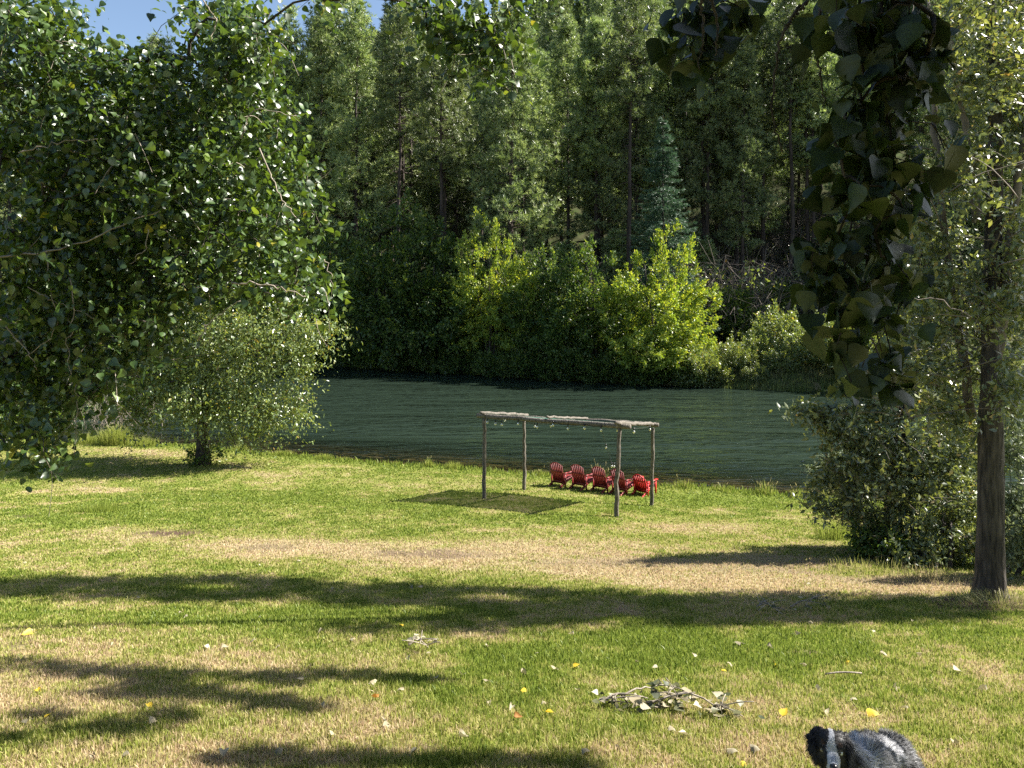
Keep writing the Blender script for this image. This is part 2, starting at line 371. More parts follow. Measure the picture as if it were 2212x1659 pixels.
xs = np.concatenate([np.arange(-200, -60, 5), np.arange(-60, 60, 1.), np.arange(60, 200, 5)]); vs = np.concatenate([np.linspace(0, .5, 50), np.linspace(.51, 1, 12)])
X, T_, Fa = grid(xs, vs); s0 = np.interp(X, SX, SY) - .8; s1 = np.interp(X, FX, FY) + 2.2; Y = s0 + (s1 - s0) * T_
wv = mesh("river", np.stack([X, Y, np.full(len(X), WATER)], 1), Fa, watermat(), attrs={'deep': .12 + .88 * smooth(.5, 10, Y - s0)}, smooth_=True)
wv['kind'] = 'structure'
# ------------------------------------------------------------------ trees: skeleton that reaches for given points
def skeleton(trunk, tr, attr, rng, step=.4, tip=.006, up=.15, zpen=.8, jit=.06, exp=2.3):
    """trunk (n,3), tr radii; attr (m,3). returns list of (points, radii) chains"""
    nodes = [p for p in trunk]; par = [-1] + list(range(len(trunk) - 1)); chains = []
    P = np.array(nodes)
    dist = np.array([np.linalg.norm(P - a, axis=1).min() for a in attr]); order = np.argsort(dist)
    cap = len(trunk) + len(attr) * 60; A = np.zeros((cap, 3)); A[:len(P)] = P; n = len(P)
    for k in order:
        a = attr[k]; d = np.linalg.norm(A[:n] - a, axis=1) + zpen * np.maximum(0, A[:n, 2] - a[2] + .2 * np.linalg.norm(A[:n, :2] - a[:2], axis=1))
        i = int(np.argmin(d)); s = A[i]; L = np.linalg.norm(a - s)
        if L < 1e-3: continue
        m = min(40, max(2, int(L / step)))
        t = np.linspace(0, 1, m + 1)[1:, None]
        c = (s + a) / 2 + np.array([0, 0, up * L]) + rng.normal(size=3) * jit * L
        pts = (1 - t) ** 2 * s + 2 * (1 - t) * t * c + t ** 2 * a
        pts[:-1] += rng.normal(size=(m - 1 + 0, 3)) * jit * L / m if m > 1 else 0
        idx = []
        for q in pts:
            if n >= cap: break
            A[n] = q; par.append(i if not idx else idx[-1]); idx.append(n); n += 1
        chains.append([i] + idx)
    A = A[:n]; par = np.array(par); r = np.zeros(n); kids = np.zeros(n)
    for c in chains: r[c[-1]] = max(r[c[-1]], tip)
    acc = np.zeros(n)
    for i in range(n - 1, -1, -1):
        r[i] = max(tip, acc[i] ** (1 / exp) if acc[i] > 0 else tip)
        if par[i] >= 0: acc[par[i]] += r[i] ** exp if True else 0
    out = []
    nt = len(trunk)
    for c in chains:
        rr = r[c].copy(); rr[0] = rr[1]
        if c[0] < nt: rr = np.minimum(rr, tr[c[0]] * .8)
        out.append((A[c], rr))
    return out
def add_chains(mb, chains, rmin=0, n=4):
    for P, R in chains:
        if R.max() >= rmin: mb.tube(P, R, 6 if R.max() > .05 else (n if R.max() > .012 else 3), cap=False)
def leaves(attr, rng, n, R, size, tv, tf, hang=.5, flat=0., sv=.3, zs=.8, out_c=None, outw=0.):
    """n leaves round each point, with spread R"""
    k = len(attr) * n; c = np.repeat(attr, n, 0)
    pos = c + rng.normal(size=(k, 3)) * np.array([R, R, R * zs]) * .55
    D = rng.normal(size=(k, 3)); D[:, 2] -= hang * 2
    if out_c is not None: D += outw * norm(pos - out_c) * 2
    Nn = rng.normal(size=(k, 3)); Nn[:, 2] += flat * 3
    S = size * (1 + sv * rng.normal(size=k)).clip(.45, 1.8)
    V, Fa, own = scatter(tv, tf, pos, frames(D, Nn), S)
    rn = rng.random(k); return V, Fa, rn[own], pos
def blob_points(blobs, rng, dens):
    """blobs: (px, py, rx, ry, dist, depth half) in photo px -> world points; dens = points per 10000 px^2"""
    out = []
    for (a, b, rx, ry, d, dd) in blobs:
        m = max(4, int(rx * ry * 3.14 / 10000 * dens))
        v = norm(rng.normal(size=(m, 3))) * rng.random((m, 1)) ** .4
        for q in v: out.append(W(a + q[0] * rx, b + q[1] * ry, d + q[2] * dd))
    return np.array(out)
def lin(a, b, n): return np.linspace(0, 1, n)[:, None] * (np.array(b) - np.array(a)) + np.array(a)
def path(pts, n=24, wob=0, rng=None):
    pts = np.array(pts, float); t = np.linspace(0, len(pts) - 1, n); P = np.stack([np.interp(t, range(len(pts)), pts[:, k]) for k in range(3)], 1)
    for _ in range(2): P[1:-1] = (P[:-2] + 2 * P[1:-1] + P[2:]) / 4
    if wob: P[1:-1] += rng.normal(size=(n - 2, 3)) * wob
    return P

# ---- pine kinds
def make_pine(seed, H=38., cb=.3, Lmax=4.2, dens=1.0, dead=30, tr=.34, lean=0.):
    rng = rng_(seed)
    root = thing("pine_tree", "tall green pine standing in the crowded forest on the far bank", "tree", group="pines of the far bank forest")
    hs = np.linspace(0, H, 26); wob = np.cumsum(rng.normal(size=(26, 2)), 0) * .05
    T = np.stack([wob[:, 0] + lean * hs, wob[:, 1], hs], 1); R = tr * (1 - hs / H * .93) * (1 + .3 * np.exp(-hs / .8))
    mb = MB(); mb.tube(T, R, 9)
    pos = []; dr = []; tc = []
    nb = int(112 * dens)
    hb = np.sort(cb + (1 - cb) * rng.random(nb) ** .9) * H
    ga = rng.random() * 6
    for k, h in enumerate(hb):
        t = (h / H - cb) / (1 - cb); az = ga + k * 2.4 + rng.normal() * .5
        prof = (1 - t) ** .75 * (.35 + .65 * min(1, t / .25)) if t < .98 else .1
        L = Lmax * prof * (.65 + .5 * rng.random()) + .45
        base = np.array([np.interp(h, hs, T[:, 0]), np.interp(h, hs, T[:, 1]), h])
        el = .15 + .75 * t + rng.normal() * .12
        m = max(4, int(L / .5)); s = np.linspace(0, 1, m)
        d2 = np.array([math.cos(az), math.sin(az)])
        P = np.stack([base[0] + d2[0] * s * L, base[1] + d2[1] * s * L, base[2] + L * (math.sin(el) * .6 * s - .25 * (1 - t) * s + .28 * s ** 3)], 1)
        P[1:] += rng.normal(size=(m - 1, 3)) * .06
        mb.tube(P, np.linspace(.07 * (.5 + L / Lmax * .8), .02, m), 3, cap=False)
        perp = np.array([-d2[1], d2[0], 0]); nc = int(2 + L * 1.35)
        u = np.linspace(.32, 1, nc) + rng.normal(size=nc) * .05; u[-1] = 1; u = np.clip(u, .2, 1)
        q = np.stack([np.interp(u, s, P[:, i]) for i in range(3)], 1)
        side = rng.normal(size=(nc, 1)) * .30 * L * (1.15 - u[:, None]); side[-1] = 0
        q = q + side * perp + np.array([d2[0], d2[1], .15]) * np.abs(side) * .5
        for c, sd_ in zip(q, side[:, 0]):                            # sprays of needle tufts
            root_ = np.array([np.interp(.6 * u[0], s, P[:, i]) for i in range(3)])
            if abs(sd_) > .4: mb.tube(lin(c - perp * sd_ - d2.tolist()[0] * 0, c, 3), .014, 3, cap=False)
            nt = int(rng.integers(6, 11)); rad = .22 + .13 * rng.random()
            off = rng.normal(size=(nt, 3)) * np.array([rad, rad, rad * .62]); pos.append(c + off)
            dr.append(norm(off) * 1.1 + np.array([d2[0] * .5, d2[1] * .5, .65]) + rng.normal(size=(nt, 3)) * .2)
    pos = np.vstack(pos); dr = np.vstack(dr)
    for k in range(dead):                                           # dead limbs under the crown
        h = H * (.06 + (cb + .12) * rng.random()); az = rng.random() * 6.3; L = .8 + 2.6 * rng.random()
        base = np.array([np.interp(h, hs, T[:, 0]), np.interp(h, hs, T[:, 1]), h]); s = np.linspace(0, 1, 5)
        P = base + np.stack([np.cos(az) * s * L, np.sin(az) * s * L, -.35 * L * s ** 1.5 + .1 * L * rng.normal() * s], 1) + rng.normal(size=(5, 3)) * .05 * s[:, None]
        mb.tube(P, np.linspace(.035, .012, 5), 3, cap=False)
        for q in range(3):
            i = rng.integers(1, 4); e = P[i] + rng.normal(size=3) * .5 * np.array([1, 1, .7]) - np.array([0, 0, .2]); mb.tube(lin(P[i], e, 3), .01, 3, cap=False)
    mb.build("trunk", M_pbark, root)
    Vs = []; Fs = []; rs = []; n = 0
    cut = rng.permutation(len(pos))
    for part in np.array_split(cut, 4):
        tv, tf = tuft_template(rng, 9, .16)
        V, Fa, own = scatter(tv, tf, pos[part], frames(dr[part], rng.normal(size=(len(part), 3))), .46 + .18 * rng.random(len(part)))
        rr = rng.random(len(part)); Vs.append(V); Fs.append(Fa + n); rs.append(rr[own]); n += len(V)
    mesh("crown", np.vstack(Vs), np.vstack(Fs), M_pine, root, {'rnd': np.concatenate(rs)})
    return root
def make_fir(seed, H=15., Lmax=3.0):
    rng = rng_(seed); root = thing("fir_tree", "blue green young fir with drooping tiers between the taller pines", "tree")
    mb = MB(); mb.tube([[0, 0, 0], [0, 0, H]], [.2, .01], 8); pos = []; dr = []
    for k in range(330):
        t = rng.random() ** 1.2; h = H * (.04 + .95 * t); az = k * 2.4 + rng.normal() * .3; L = Lmax * (1 - t) ** .85 * (.75 + .4 * rng.random()) + .2
        s = np.linspace(0, 1, 6); d2 = np.array([math.cos(az), math.sin(az)])
        P = np.stack([d2[0] * s * L, d2[1] * s * L, h + L * (-.15 * s - .25 * s ** 2 + .3 * s ** 4)], 1)
        mb.tube(P, np.linspace(.03, .008, 6), 3, cap=False)
        nt = int(8 + L * 12); u = .1 + .9 * rng.random(nt); q = np.stack([np.interp(u, s, P[:, i]) for i in range(3)], 1)
        perp = np.array([-d2[1], d2[0], 0]); side = rng.normal(size=(nt, 1)) * .28 * L * (1.15 - u[:, None])
        q = q + side * perp - np.array([0, 0, 1]) * np.abs(side) * .3; pos.append(q)
        dr.append(np.tile([d2[0], d2[1], -.1], (nt, 1)) + np.sign(side) * perp * .9 + rng.normal(size=(nt, 3)) * .2)
    pos = np.vstack(pos); dr = np.vstack(dr); mb.build("trunk", M_pbark, root)
    tv, tf = tuft_template(rng, 9, .11, .55)
    V, Fa, own = scatter(tv, tf, pos, frames(dr, rng.normal(size=(len(pos), 3))), .34 + .12 * rng.random(len(pos)))
    mesh("crown", V, Fa, M_fir, root, {'rnd': rng.random(len(pos))[own]}); return root
def make_bush(seed, name, label, cat, H, Wd, nat, nleaf, size, mat, group=None, spiky=.5, R=.5, tv=DIA_V, tf=DIA_F, bark=None, tr=.12, low=.05, stems=4, hang=0., link=None, lobes=None):
    """leafy tree or shrub with several stems at the origin; lobes: (x,y,z,rx,ry,rz) as fractions of Wd, Wd, H"""
    rng = rng_(seed); root = thing(name, label, cat, group=group)
    if lobes is None:
        lobes = [(0, 0, .5, .34, .34, .5), (-.27, .05, .36, .24, .24, .34), (.27, 0, .38, .24, .24, .36), (0, -.25, .34, .26, .22, .32), (.05, .2, .5, .25, .2, .4)]
    pts = []
    vol = np.array([l[3] * l[5] for l in lobes]); vol /= vol.sum()
    for l, v in zip(lobes, vol):
        m = max(4, int(nat * v)); q = norm(rng.normal(size=(m, 3))) * rng.random((m, 1)) ** .33
        p = np.array([l[0] * Wd, l[1] * Wd, l[2] * H]) + q * np.array([l[3] * Wd, l[4] * Wd, l[5] * H]); pts.append(p)
    a = np.vstack(pts); a[:, 2] = np.abs(a[:, 2] - low * H) + low * H
    ch = []; nst = stems
    trunkpts = []; mb = MB()
    ang = rng.random() * 6
    groups = [[] for _ in range(nst)]
    tops = [np.array([math.cos(ang + 6.28 * k / nst) * Wd * .16, math.sin(ang + 6.28 * k / nst) * Wd * .16, H * (.55 + .2 * rng.random())]) if nst > 1 else np.array([0, 0, H * .8]) for k in range(nst)]
    for k, p in enumerate(a): groups[int(np.argmin([np.linalg.norm(p - t * .7) for t in tops]))].append(p)
    for k in range(nst):
        T = path([[0.02 * k, 0, -.3], tops[k] * np.array([.4, .4, .4]), tops[k]], 12, .02 * Wd * .1, rng)
        R_ = np.linspace(tr, tr * .25, 12); mb.tube(T, R_, 7)
        if groups[k]: add_chains(mb, skeleton(T, R_, np.array(groups[k]), rng, step=H * .05, tip=.008 * H / 8 + .003), 0, 3)
    mb.build("trunk" if nst == 1 else "stem", bark or M_bark, root)
    # upward feathery shoots at the outside
    cen = np.array([0, 0, H * .42]); k = int(len(a) * spiky); far = a[np.argsort(-np.linalg.norm((a - cen) / np.array([Wd, Wd, H]), axis=1))[:k]]
    extra = []
    for p in far:
        d = norm(norm(p - cen) + np.array([0, 0, .8]) + rng.normal(size=3) * .25)
        for s in (.5, 1.0, 1.5): extra.append(p + d * s * R * 1.1)
    V1, F1, r1, _ = leaves(a, rng, nleaf, R, size, tv, tf, hang, .3, out_c=cen, outw=.7)
    if extra:
        V2, F2, r2, _ = leaves(np.array(extra), rng, max(3, nleaf // 4), R * .3, size * .9, tv, tf, hang - .3, .2, out_c=cen, outw=.8)
        V = np.vstack([V1, V2]); Fa = np.vstack([F1, F2 + len(V1)]); rr = np.concatenate([r1, r2])
    else: V, Fa, rr = V1, F1, r1
    mesh("crown" if nst == 1 else "foliage", V, Fa, mat, root, {'rnd': rr}); return root

def put(o, px, d, z=None, rotz=0, s=1, label=None, first=[set()]):
    x = (px - CX) / F * d; z = float(gz(x, d)) - .1 if z is None else z
    if o.name not in first[0]:
        first[0].add(o.name); o.location = (x, d, z); o.rotation_euler = (0, 0, rotz); o.scale = (s,) * 3 if np.isscalar(s) else s
        if label: o['label'] = label
        return o
    return dup(o, (x, d, z), rotz, s, label)

rg = rng_(77)
pines = [make_pine(1, 39, .26, 5.4, .95, 30), make_pine(2, 38, .52, 4.8, .75, 90, .36), make_pine(3, 36, .16, 6.2, 1.15, 20, .38), make_pine(4, 40, .62, 4.4, .6, 110, .36), make_pine(5, 37, .30, 5.0, .85, 45, .32, .01)]
KP = [(2, 1105, 84, 1.12, "very large dark pine with long limbs in the middle of the forest"),
      (1, 958, 90, 1.1, "pine with a thick straight bare trunk just left of the dense central pine"),
      (3, 866, 93, 1.08, "slender pine with pale peeling lower trunk left of the thick bare trunked pine"),
      (0, 770, 96, 1.17, "full pine with sky beside its top, near the edge of the leafy hanging boughs"),
      (4, 690, 98, 1.22, "pine partly behind the right edge of the leafy boughs at left"),
      (3, 1358, 90, 1.12, "tall pine with straight dark trunk visible up to the picture top, behind the small fir"),
      (1, 1290, 95, 1.08, "narrow pine just left of the tall straight pine"),
      (4, 1225, 100, 1.15, "pine in the gap between the central pine and the straight dark trunk"),
      (3, 1527, 93, 1.06, "pine with long grey branchless trunk right of the small fir"),
      (1, 1650, 97, 1.1, "pine with thin dark trunk left of the shaded hanging leaves"),
      (3, 1708, 92, 1.1, "pine whose dark trunk stands right beside the shaded hanging leaves"),
      (1, 1748, 94, 1.1, "pine trunk seen through the edge of the shaded hanging leaves"),
      (0, 620, 99, 1.18, "pine behind the leafy boughs with its top against the sky"),
      (4, 1440, 97, 1.12, "pine rising straight behind the small blue green fir"),
      (0, 1590, 99, 1.14, "full pine between two bare trunked pines right of the fir")]
for k, px, d, s, lab in KP: put(pines[k], px, d, None, rg.random() * 6, (s * .95, s * .95, s), lab)
def pine_label(p, d):
    where = ("seen through the leafy boughs at left", "above the dark leafy trees of the far bank", "behind the dense central pine", "right of the small blue green fir", "seen through the crown of the riverside tree")[int(np.digitize(p, [560, 980, 1400, 1850]))]
    return ("green pine in the front ranks, " if d < 106 else "green pine in the middle ranks, " if d < 129 else "green pine in the back ranks, ") + where
fill = []
for row, d0 in enumerate((101, 112, 124, 138)):
    for px in np.arange(-160, 2360, 112 - row * 7):
        p = px + rg.normal() * 22; d = d0 + rg.normal() * 3.5 - (p - 1100) * .012
        x = (p - CX) / F * d
        if d - float(fshore(x)) < 7: continue
        fill.append((p, d))
left_edge = [(-120, 98), (20, 104), (120, 100), (240, 108), (350, 100), (450, 104), (540, 101)]
for p, d in fill + [(q, w + 6) for q, w in left_edge]:
    s = .95 + .25 * rg.random()
    if 480 < p < 900: s *= 1.2
    put(pines[int(rg.integers(0, 5))], p, d, None, rg.random() * 6, (s * .95, s * .95, s), pine_label(p, d))
fir = make_fir(9, 26, 5.6); put(fir, 1432, 79, None, 0, 1)
fir2 = put(fir, 1300, 104, None, 2, .45, "small dark fir in the shade among the pine trunks")

ypine = make_pine(6, 12, .08, 2.6, .8, 8, .13); ypine['group'] = "young pines under the tall forest"; usedy = False
for k in range(64):
    p = rg.uniform(560, 2150); d = rg.uniform(84, 116); x = (p - CX) / F * d
    if d - fshore(x) < 9 or (1480 < p < 1800 and d < 88): continue
    s = .45 + .7 * rg.random(); put(ypine, p, d, None, rg.random() * 6, (s * 1.2, s * 1.2, s), "young low pine in the undergrowth " + ("behind the dark leafy trees", "round the foot of the central pines", "among the bare trunks right of the fir")[int(np.digitize(p, [1000, 1420]))])
# far hill woods: one mass of conifers
def hill_wood():
    rng = rng_(31); tv = []; 
    m = 1500; px = rng.uniform(-250, 2450, m); d = rng.uniform(150, 330, m) ** 1.0; x = (px - CX) / F * d
    z = gz(x, d); H = rng.uniform(13, 25, m)
    per = 230
    t = rng.random((m, per)) ** .8; az = rng.random((m, per)) * 6.283; r = (1 - t) * .17 * (.35 + .65 * rng.random((m, per)))
    P = np.stack([x[:, None] + np.cos(az) * r * H[:, None], d[:, None] + np.sin(az) * r * H[:, None], z[:, None] + H[:, None] * (.12 + .88 * t)], -1).reshape(-1, 3)
    D = np.stack([np.cos(az), np.sin(az), np.full_like(az, .35)], -1).reshape(-1, 3) + rng.normal(size=(m * per, 3)) * .4
    V, Fa, own = scatter(DIA_V * np.array([1.6, 1, 1]), DIA_F, P, frames(D, rng.normal(size=P.shape) + np.array([0, 0, 1])), 1.1 + .7 * rng.random(len(P)))
    tone = np.repeat(rng.random(m), per)
    o = mesh("hill_woods", V, Fa, M_pine, None, {'rnd': (tone * .6 + .4 * rng.random(len(P)))[own]})
    tag(o, "distant conifer woods covering the hill behind the pines", "woods", kind="stuff")
hill_wood()

# far bank broadleaf trees
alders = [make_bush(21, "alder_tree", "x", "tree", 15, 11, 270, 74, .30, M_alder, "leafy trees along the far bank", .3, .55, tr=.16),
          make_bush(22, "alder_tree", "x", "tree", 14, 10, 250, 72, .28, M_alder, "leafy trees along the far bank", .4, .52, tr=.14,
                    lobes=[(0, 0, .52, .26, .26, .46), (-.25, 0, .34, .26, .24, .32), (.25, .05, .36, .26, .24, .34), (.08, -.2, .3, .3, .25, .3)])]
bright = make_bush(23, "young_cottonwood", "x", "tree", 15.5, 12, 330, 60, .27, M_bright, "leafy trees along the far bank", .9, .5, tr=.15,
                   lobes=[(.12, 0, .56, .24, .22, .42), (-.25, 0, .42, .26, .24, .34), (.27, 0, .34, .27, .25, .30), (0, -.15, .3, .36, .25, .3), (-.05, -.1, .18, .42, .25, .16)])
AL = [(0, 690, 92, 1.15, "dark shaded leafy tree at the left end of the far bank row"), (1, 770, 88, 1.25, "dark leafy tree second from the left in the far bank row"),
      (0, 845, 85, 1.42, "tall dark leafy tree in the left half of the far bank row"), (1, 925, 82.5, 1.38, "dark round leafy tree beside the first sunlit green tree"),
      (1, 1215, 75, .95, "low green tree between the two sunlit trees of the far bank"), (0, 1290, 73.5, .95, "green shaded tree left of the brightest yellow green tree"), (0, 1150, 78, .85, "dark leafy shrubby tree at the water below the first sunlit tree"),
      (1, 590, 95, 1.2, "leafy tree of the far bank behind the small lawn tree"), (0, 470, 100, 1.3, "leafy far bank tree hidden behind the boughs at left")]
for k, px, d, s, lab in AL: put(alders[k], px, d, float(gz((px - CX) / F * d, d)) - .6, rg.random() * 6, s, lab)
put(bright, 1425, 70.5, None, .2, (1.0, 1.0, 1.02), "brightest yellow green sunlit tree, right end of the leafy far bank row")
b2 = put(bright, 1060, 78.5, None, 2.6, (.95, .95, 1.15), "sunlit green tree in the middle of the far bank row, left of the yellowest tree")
bank = make_bush(24, "bank_shrub", "x", "shrub", 3.2, 5.2, 150, 40, .2, M_alder, "low shrubs at the far waterline", .3, .4, tr=.04, stems=5)
bankg = make_bush(25, "bank_shrub", "x", "shrub", 3.6, 5, 150, 36, .2, M_willow, "low shrubs at the far waterline", .6, .4, tr=.04, stems=5)
for k, (px, off, s) in enumerate([(700, 1, 1.), (760, .8, 1.1), (820, 1, 1.2), (885, .6, 1.), (945, .7, 1.2), (1010, .6, 1.1), (1070, .5, .95), (1130, .6, 1.1), (1190, .5, 1), (1245, .5, 1.1), (1300, .3, 1.), (1350, .3, .95), (1400, .2, .9), (1455, .3, 1.05)]):
    d = [w for w in np.arange(60, 110, .1) if w > fshore((px - CX) / F * w)][0] + off
    put(bank, px, d, WATER - .1, rg.random() * 6, s, "low dark green shrub hanging over the far waterline below the leafy trees")
for px, d, s, lab in [(1510, 68, 1.0, "sunlit green shrub at the foot of the brightest yellow green tree"), (1590, 68.5, .8, "low green shrub on the far bank right of the brightest tree"), (1690, 72, 1.35, "pale green sunlit shrub above the grassy far bank"),
                      (1750, 68, 1.2, "grey green shrub on the far bank beside the shaded hanging leaves"), (1640, 70, .8, "reddish green low shrub in the middle of the open far bank"), (1475, 68.5, .8, "small bright shrub below the right side of the brightest tree"), (1555, 67.5, .6, "very low shrub at the waterline right of the brightest tree"), (1630, 66.5, .5, "tiny shrub at the waterline in the middle of the open far bank"), (1690, 67, .7, "small shrub low on the open far bank, near its right end"), (1810, 67, 1.3, "far bank shrub seen behind the shaded hanging leaves"), (1880, 64, 1.4, "far bank shrub behind the right hand thicket")]:
    put(bankg, px, d, None, rg.random() * 6, s, lab)
us = make_bush(26, "understory_shrub", "x", "shrub", 5.5, 6.5, 150, 60, .24, M_alder, "shrubs on the forest floor", .3, .45, tr=.05, stems=4)
for k in range(64):
    p = rg.uniform(640, 1950); d = rg.uniform(80, 108); x = (p - CX) / F * d; fs_ = d - float(fshore(x))
    if fs_ < 7 or (p > 1480 and fs_ < 16): continue
    put(us, p, d, None, rg.random() * 6, .6 + .6 * rg.random(), "green shrub on the forest floor " + ("behind the dark leafy trees", "behind the two sunlit trees", "among the trunks at right")[int(np.digitize(p, [1000, 1480]))])
# bare brush among the trunks
def make_brush(seed):
    rng = rng_(seed); root = thing("brush", "tangled grey bare brush between the pine trunks", "brush", group="bare brush under the pines"); mb = MB()
    for k in range(120):
        a = rng.random() * 6.3; L = 2.5 + 5 * rng.random(); s = np.linspace(0, 1, 6); o = rng.normal(size=2) * 1.5
        P = np.stack([o[0] + np.cos(a) * s * L * .45, o[1] + np.sin(a) * s * L * .45, L * s * (1 - .3 * s)], 1) + rng.normal(size=(6, 3)) * .12
        mb.tube(P, np.linspace(.03, .01, 6), 3, cap=False)
        for q in range(5):
            i = rng.integers(2, 6); mb.tube(lin(P[i], P[i] + rng.normal(size=3) * .7, 3), .012, 3, cap=False)
    mb.build("stem", M_dtwig, root)
    a = np.column_stack([rng.normal(size=(90, 2)) * 1.8, rng.random(90) * 4.5])
    V, Fa, r, _ = leaves(a, rng, 16, .6, .2, DIA_V, DIA_F, .2)
    mesh("foliage", V, Fa, M_willow, root, {'rnd': r}); return root
br = make_brush(41)
for k in range(110):
    p = rg.uniform(560, 2100); d = rg.uniform(80, 118); x = (p - CX) / F * d
    if d - fshore(x) < 8: continue
    put(br, p, d, None, rg.random() * 6, .8 + 1.0 * rg.random(), "tangled grey bare brush " + ("behind the dark leafy trees", "below the central pines", "among the trunks right of the fir", "behind the shaded hanging leaves")[int(np.digitize(p, [1000, 1420, 1700]))])

def bank_grass():
    rng = rng_(43); n = 26000; x = rng.uniform(4, 62, n); fs = rng.random(n) ** 1.3 * 13; y = fshore(x) + fs; z = gz(x, y)
    H = (.25 + .5 * rng.random(n)) * (.5 + fbm(x * .5, y * .5)); w = .035 + .03 * rng.random(n); az = rng.random(n) * 6.28; ln = rng.normal(size=(n, 2)) * .18
    V = np.zeros((n, 3, 3)); V[:, 0] = np.stack([x - np.cos(az) * w, y - np.sin(az) * w, z - .05], 1); V[:, 1] = np.stack([x + np.cos(az) * w, y + np.sin(az) * w, z - .05], 1); V[:, 2] = np.stack([x + ln[:, 0], y + ln[:, 1], z + H], 1)
    t = np.clip(fbm(x * .35 + 7, y * .35) * 1.3 - .25 + rng.normal(size=n) * .12, 0, 1)
    m = leafmat("bank grass", [(0, (.07, .11, .025)), (.5, (.16, .19, .06)), (1, (.32, .27, .15))], .35, .6, .3, (1.1, 1.1, .7))
    o = mesh("bank_grass", V.reshape(-1, 3), np.arange(n * 3).reshape(-1, 3), m, None, {'rnd': np.repeat(t, 3)}); tag(o, "long green and tan grass covering the open far bank", "grass", kind="stuff")
bank_grass()
# ------------------------------------------------------------------ small lawn tree at left
def world_tree(name, label, cat, base, trunk, tr, blobs, seed, dens, nleaf, R, size, mat, tv=DIA_V, tf=DIA_F, bark=None, hang=.5, step=.3, tip=.005,
               twigs=0, pts=None, up=.15, zpen=.8, lname="crown", bn=9, flare=.35, sprig=0, outc=None):
    rng = rng_(seed); base = np.array(base, float); root = thing(name, label, cat, base)
    a = blob_points(blobs, rng, dens) if pts is None else pts
    if pts is not None and blobs: a = np.vstack([a, blob_points(blobs, rng, dens)])
    T = np.array(trunk, float); tr = np.array(tr, float); mb = MB()
    mb.tube(T, tr * (1 + flare * np.exp(-np.linalg.norm(T - T[0], axis=1) / .35)), bn, jit=.12, rng=rng)
    ch = skeleton(T, tr, a, rng, step, tip, up, zpen); add_chains(mb, ch, 0, 4)
    mb.build("trunk", bark or M_bark, root, base, True)
    if twigs:
        tb = MB()
        for k in range(twigs):
            p = a[rng.integers(len(a))]; L = R * (.8 + 1.1 * rng.random()); d = norm(rng.normal(size=3) + [0, 0, -.3])
            P = path([p, p + d * L * .5 + rng.normal(size=3) * .1 * L, p + d * L + [0, 0, -.25 * L]], 7); tb.tube(P, np.linspace(tip * 1.2, tip * .5, 7), 3, cap=False)
        tb.build("twig", M_twig, root, base)["kind"] = "stuff"
    if sprig:                                                   # leaves strung along fine drooping shoots
        q = []
        for p in a:
            for k in range(sprig):
                d = norm(rng.normal(size=3) + [0, 0, -.2]); L = R * (.7 + .9 * rng.random())
                for t in np.linspace(.1, 1, 5): q.append(p + d * L * t + [0, 0, -.35 * L * t * t])
        V, Fa, r, _ = leaves(np.array(q), rng, max(1, nleaf), R * .18, size, tv, tf, hang)
    else: V, Fa, r, _ = leaves(a, rng, nleaf, R, size, tv, tf, hang)
    mesh(lname, V - base, Fa, mat, root, {'rnd': r}); return root

B = ground_at(438, 1003)
tb_ = lin(B + [0, 0, -.15], B + [-.05, .1, 4.6], 14)
d0 = B[1]
world_tree("lawn_tree", "small round crowned tree with a short dark trunk standing on the lawn by the river", "tree", B, tb_, np.linspace(.33, .12, 14),
           [(440, 730, 95, 120, d0, 2.2), (560, 730, 110, 75, d0, 2.), (340, 790, 80, 110, d0, 2.), (520, 850, 110, 65, d0 - .5, 1.8), (640, 720, 65, 45, d0, 1.2),
            (420, 860, 90, 55, d0 - 1.5, 1.2), (590, 890, 55, 30, d0, 1.), (500, 930, 30, 32, d0 - 1, .7), (300, 880, 40, 45, d0, 1.), (690, 712, 35, 12, d0, .5), (450, 620, 140, 60, d0, 2.4), (625, 865, 30, 30, d0, .7), (400, 790, 150, 100, d0 + 1.5, 1),
            (715, 706, 20, 8, d0, .4), (655, 790, 30, 40, d0, .8), (648, 890, 20, 15, d0, .5), (255, 800, 35, 60, d0, 1), (560, 935, 20, 20, d0 - .5, .4), (270, 880, 30, 30, d0, .6), (620, 660, 50, 30, d0, 1)],
           61, 23, 2, .95, .16, M_willow, LAN_V * np.array([1.7, 1, 1]), LAN_F, hang=.35, step=.4, tip=.012, sprig=10)
sk = make_bush(62, "sucker_shoots", "dark leafy shoots round the foot of the small lawn tree", "shrub", .9, 1.9, 70, 9, .13, M_alder, None, .8, .16, tr=.015, stems=6, low=.1)
sk.location = tuple(B + [.05, -.1, 0])
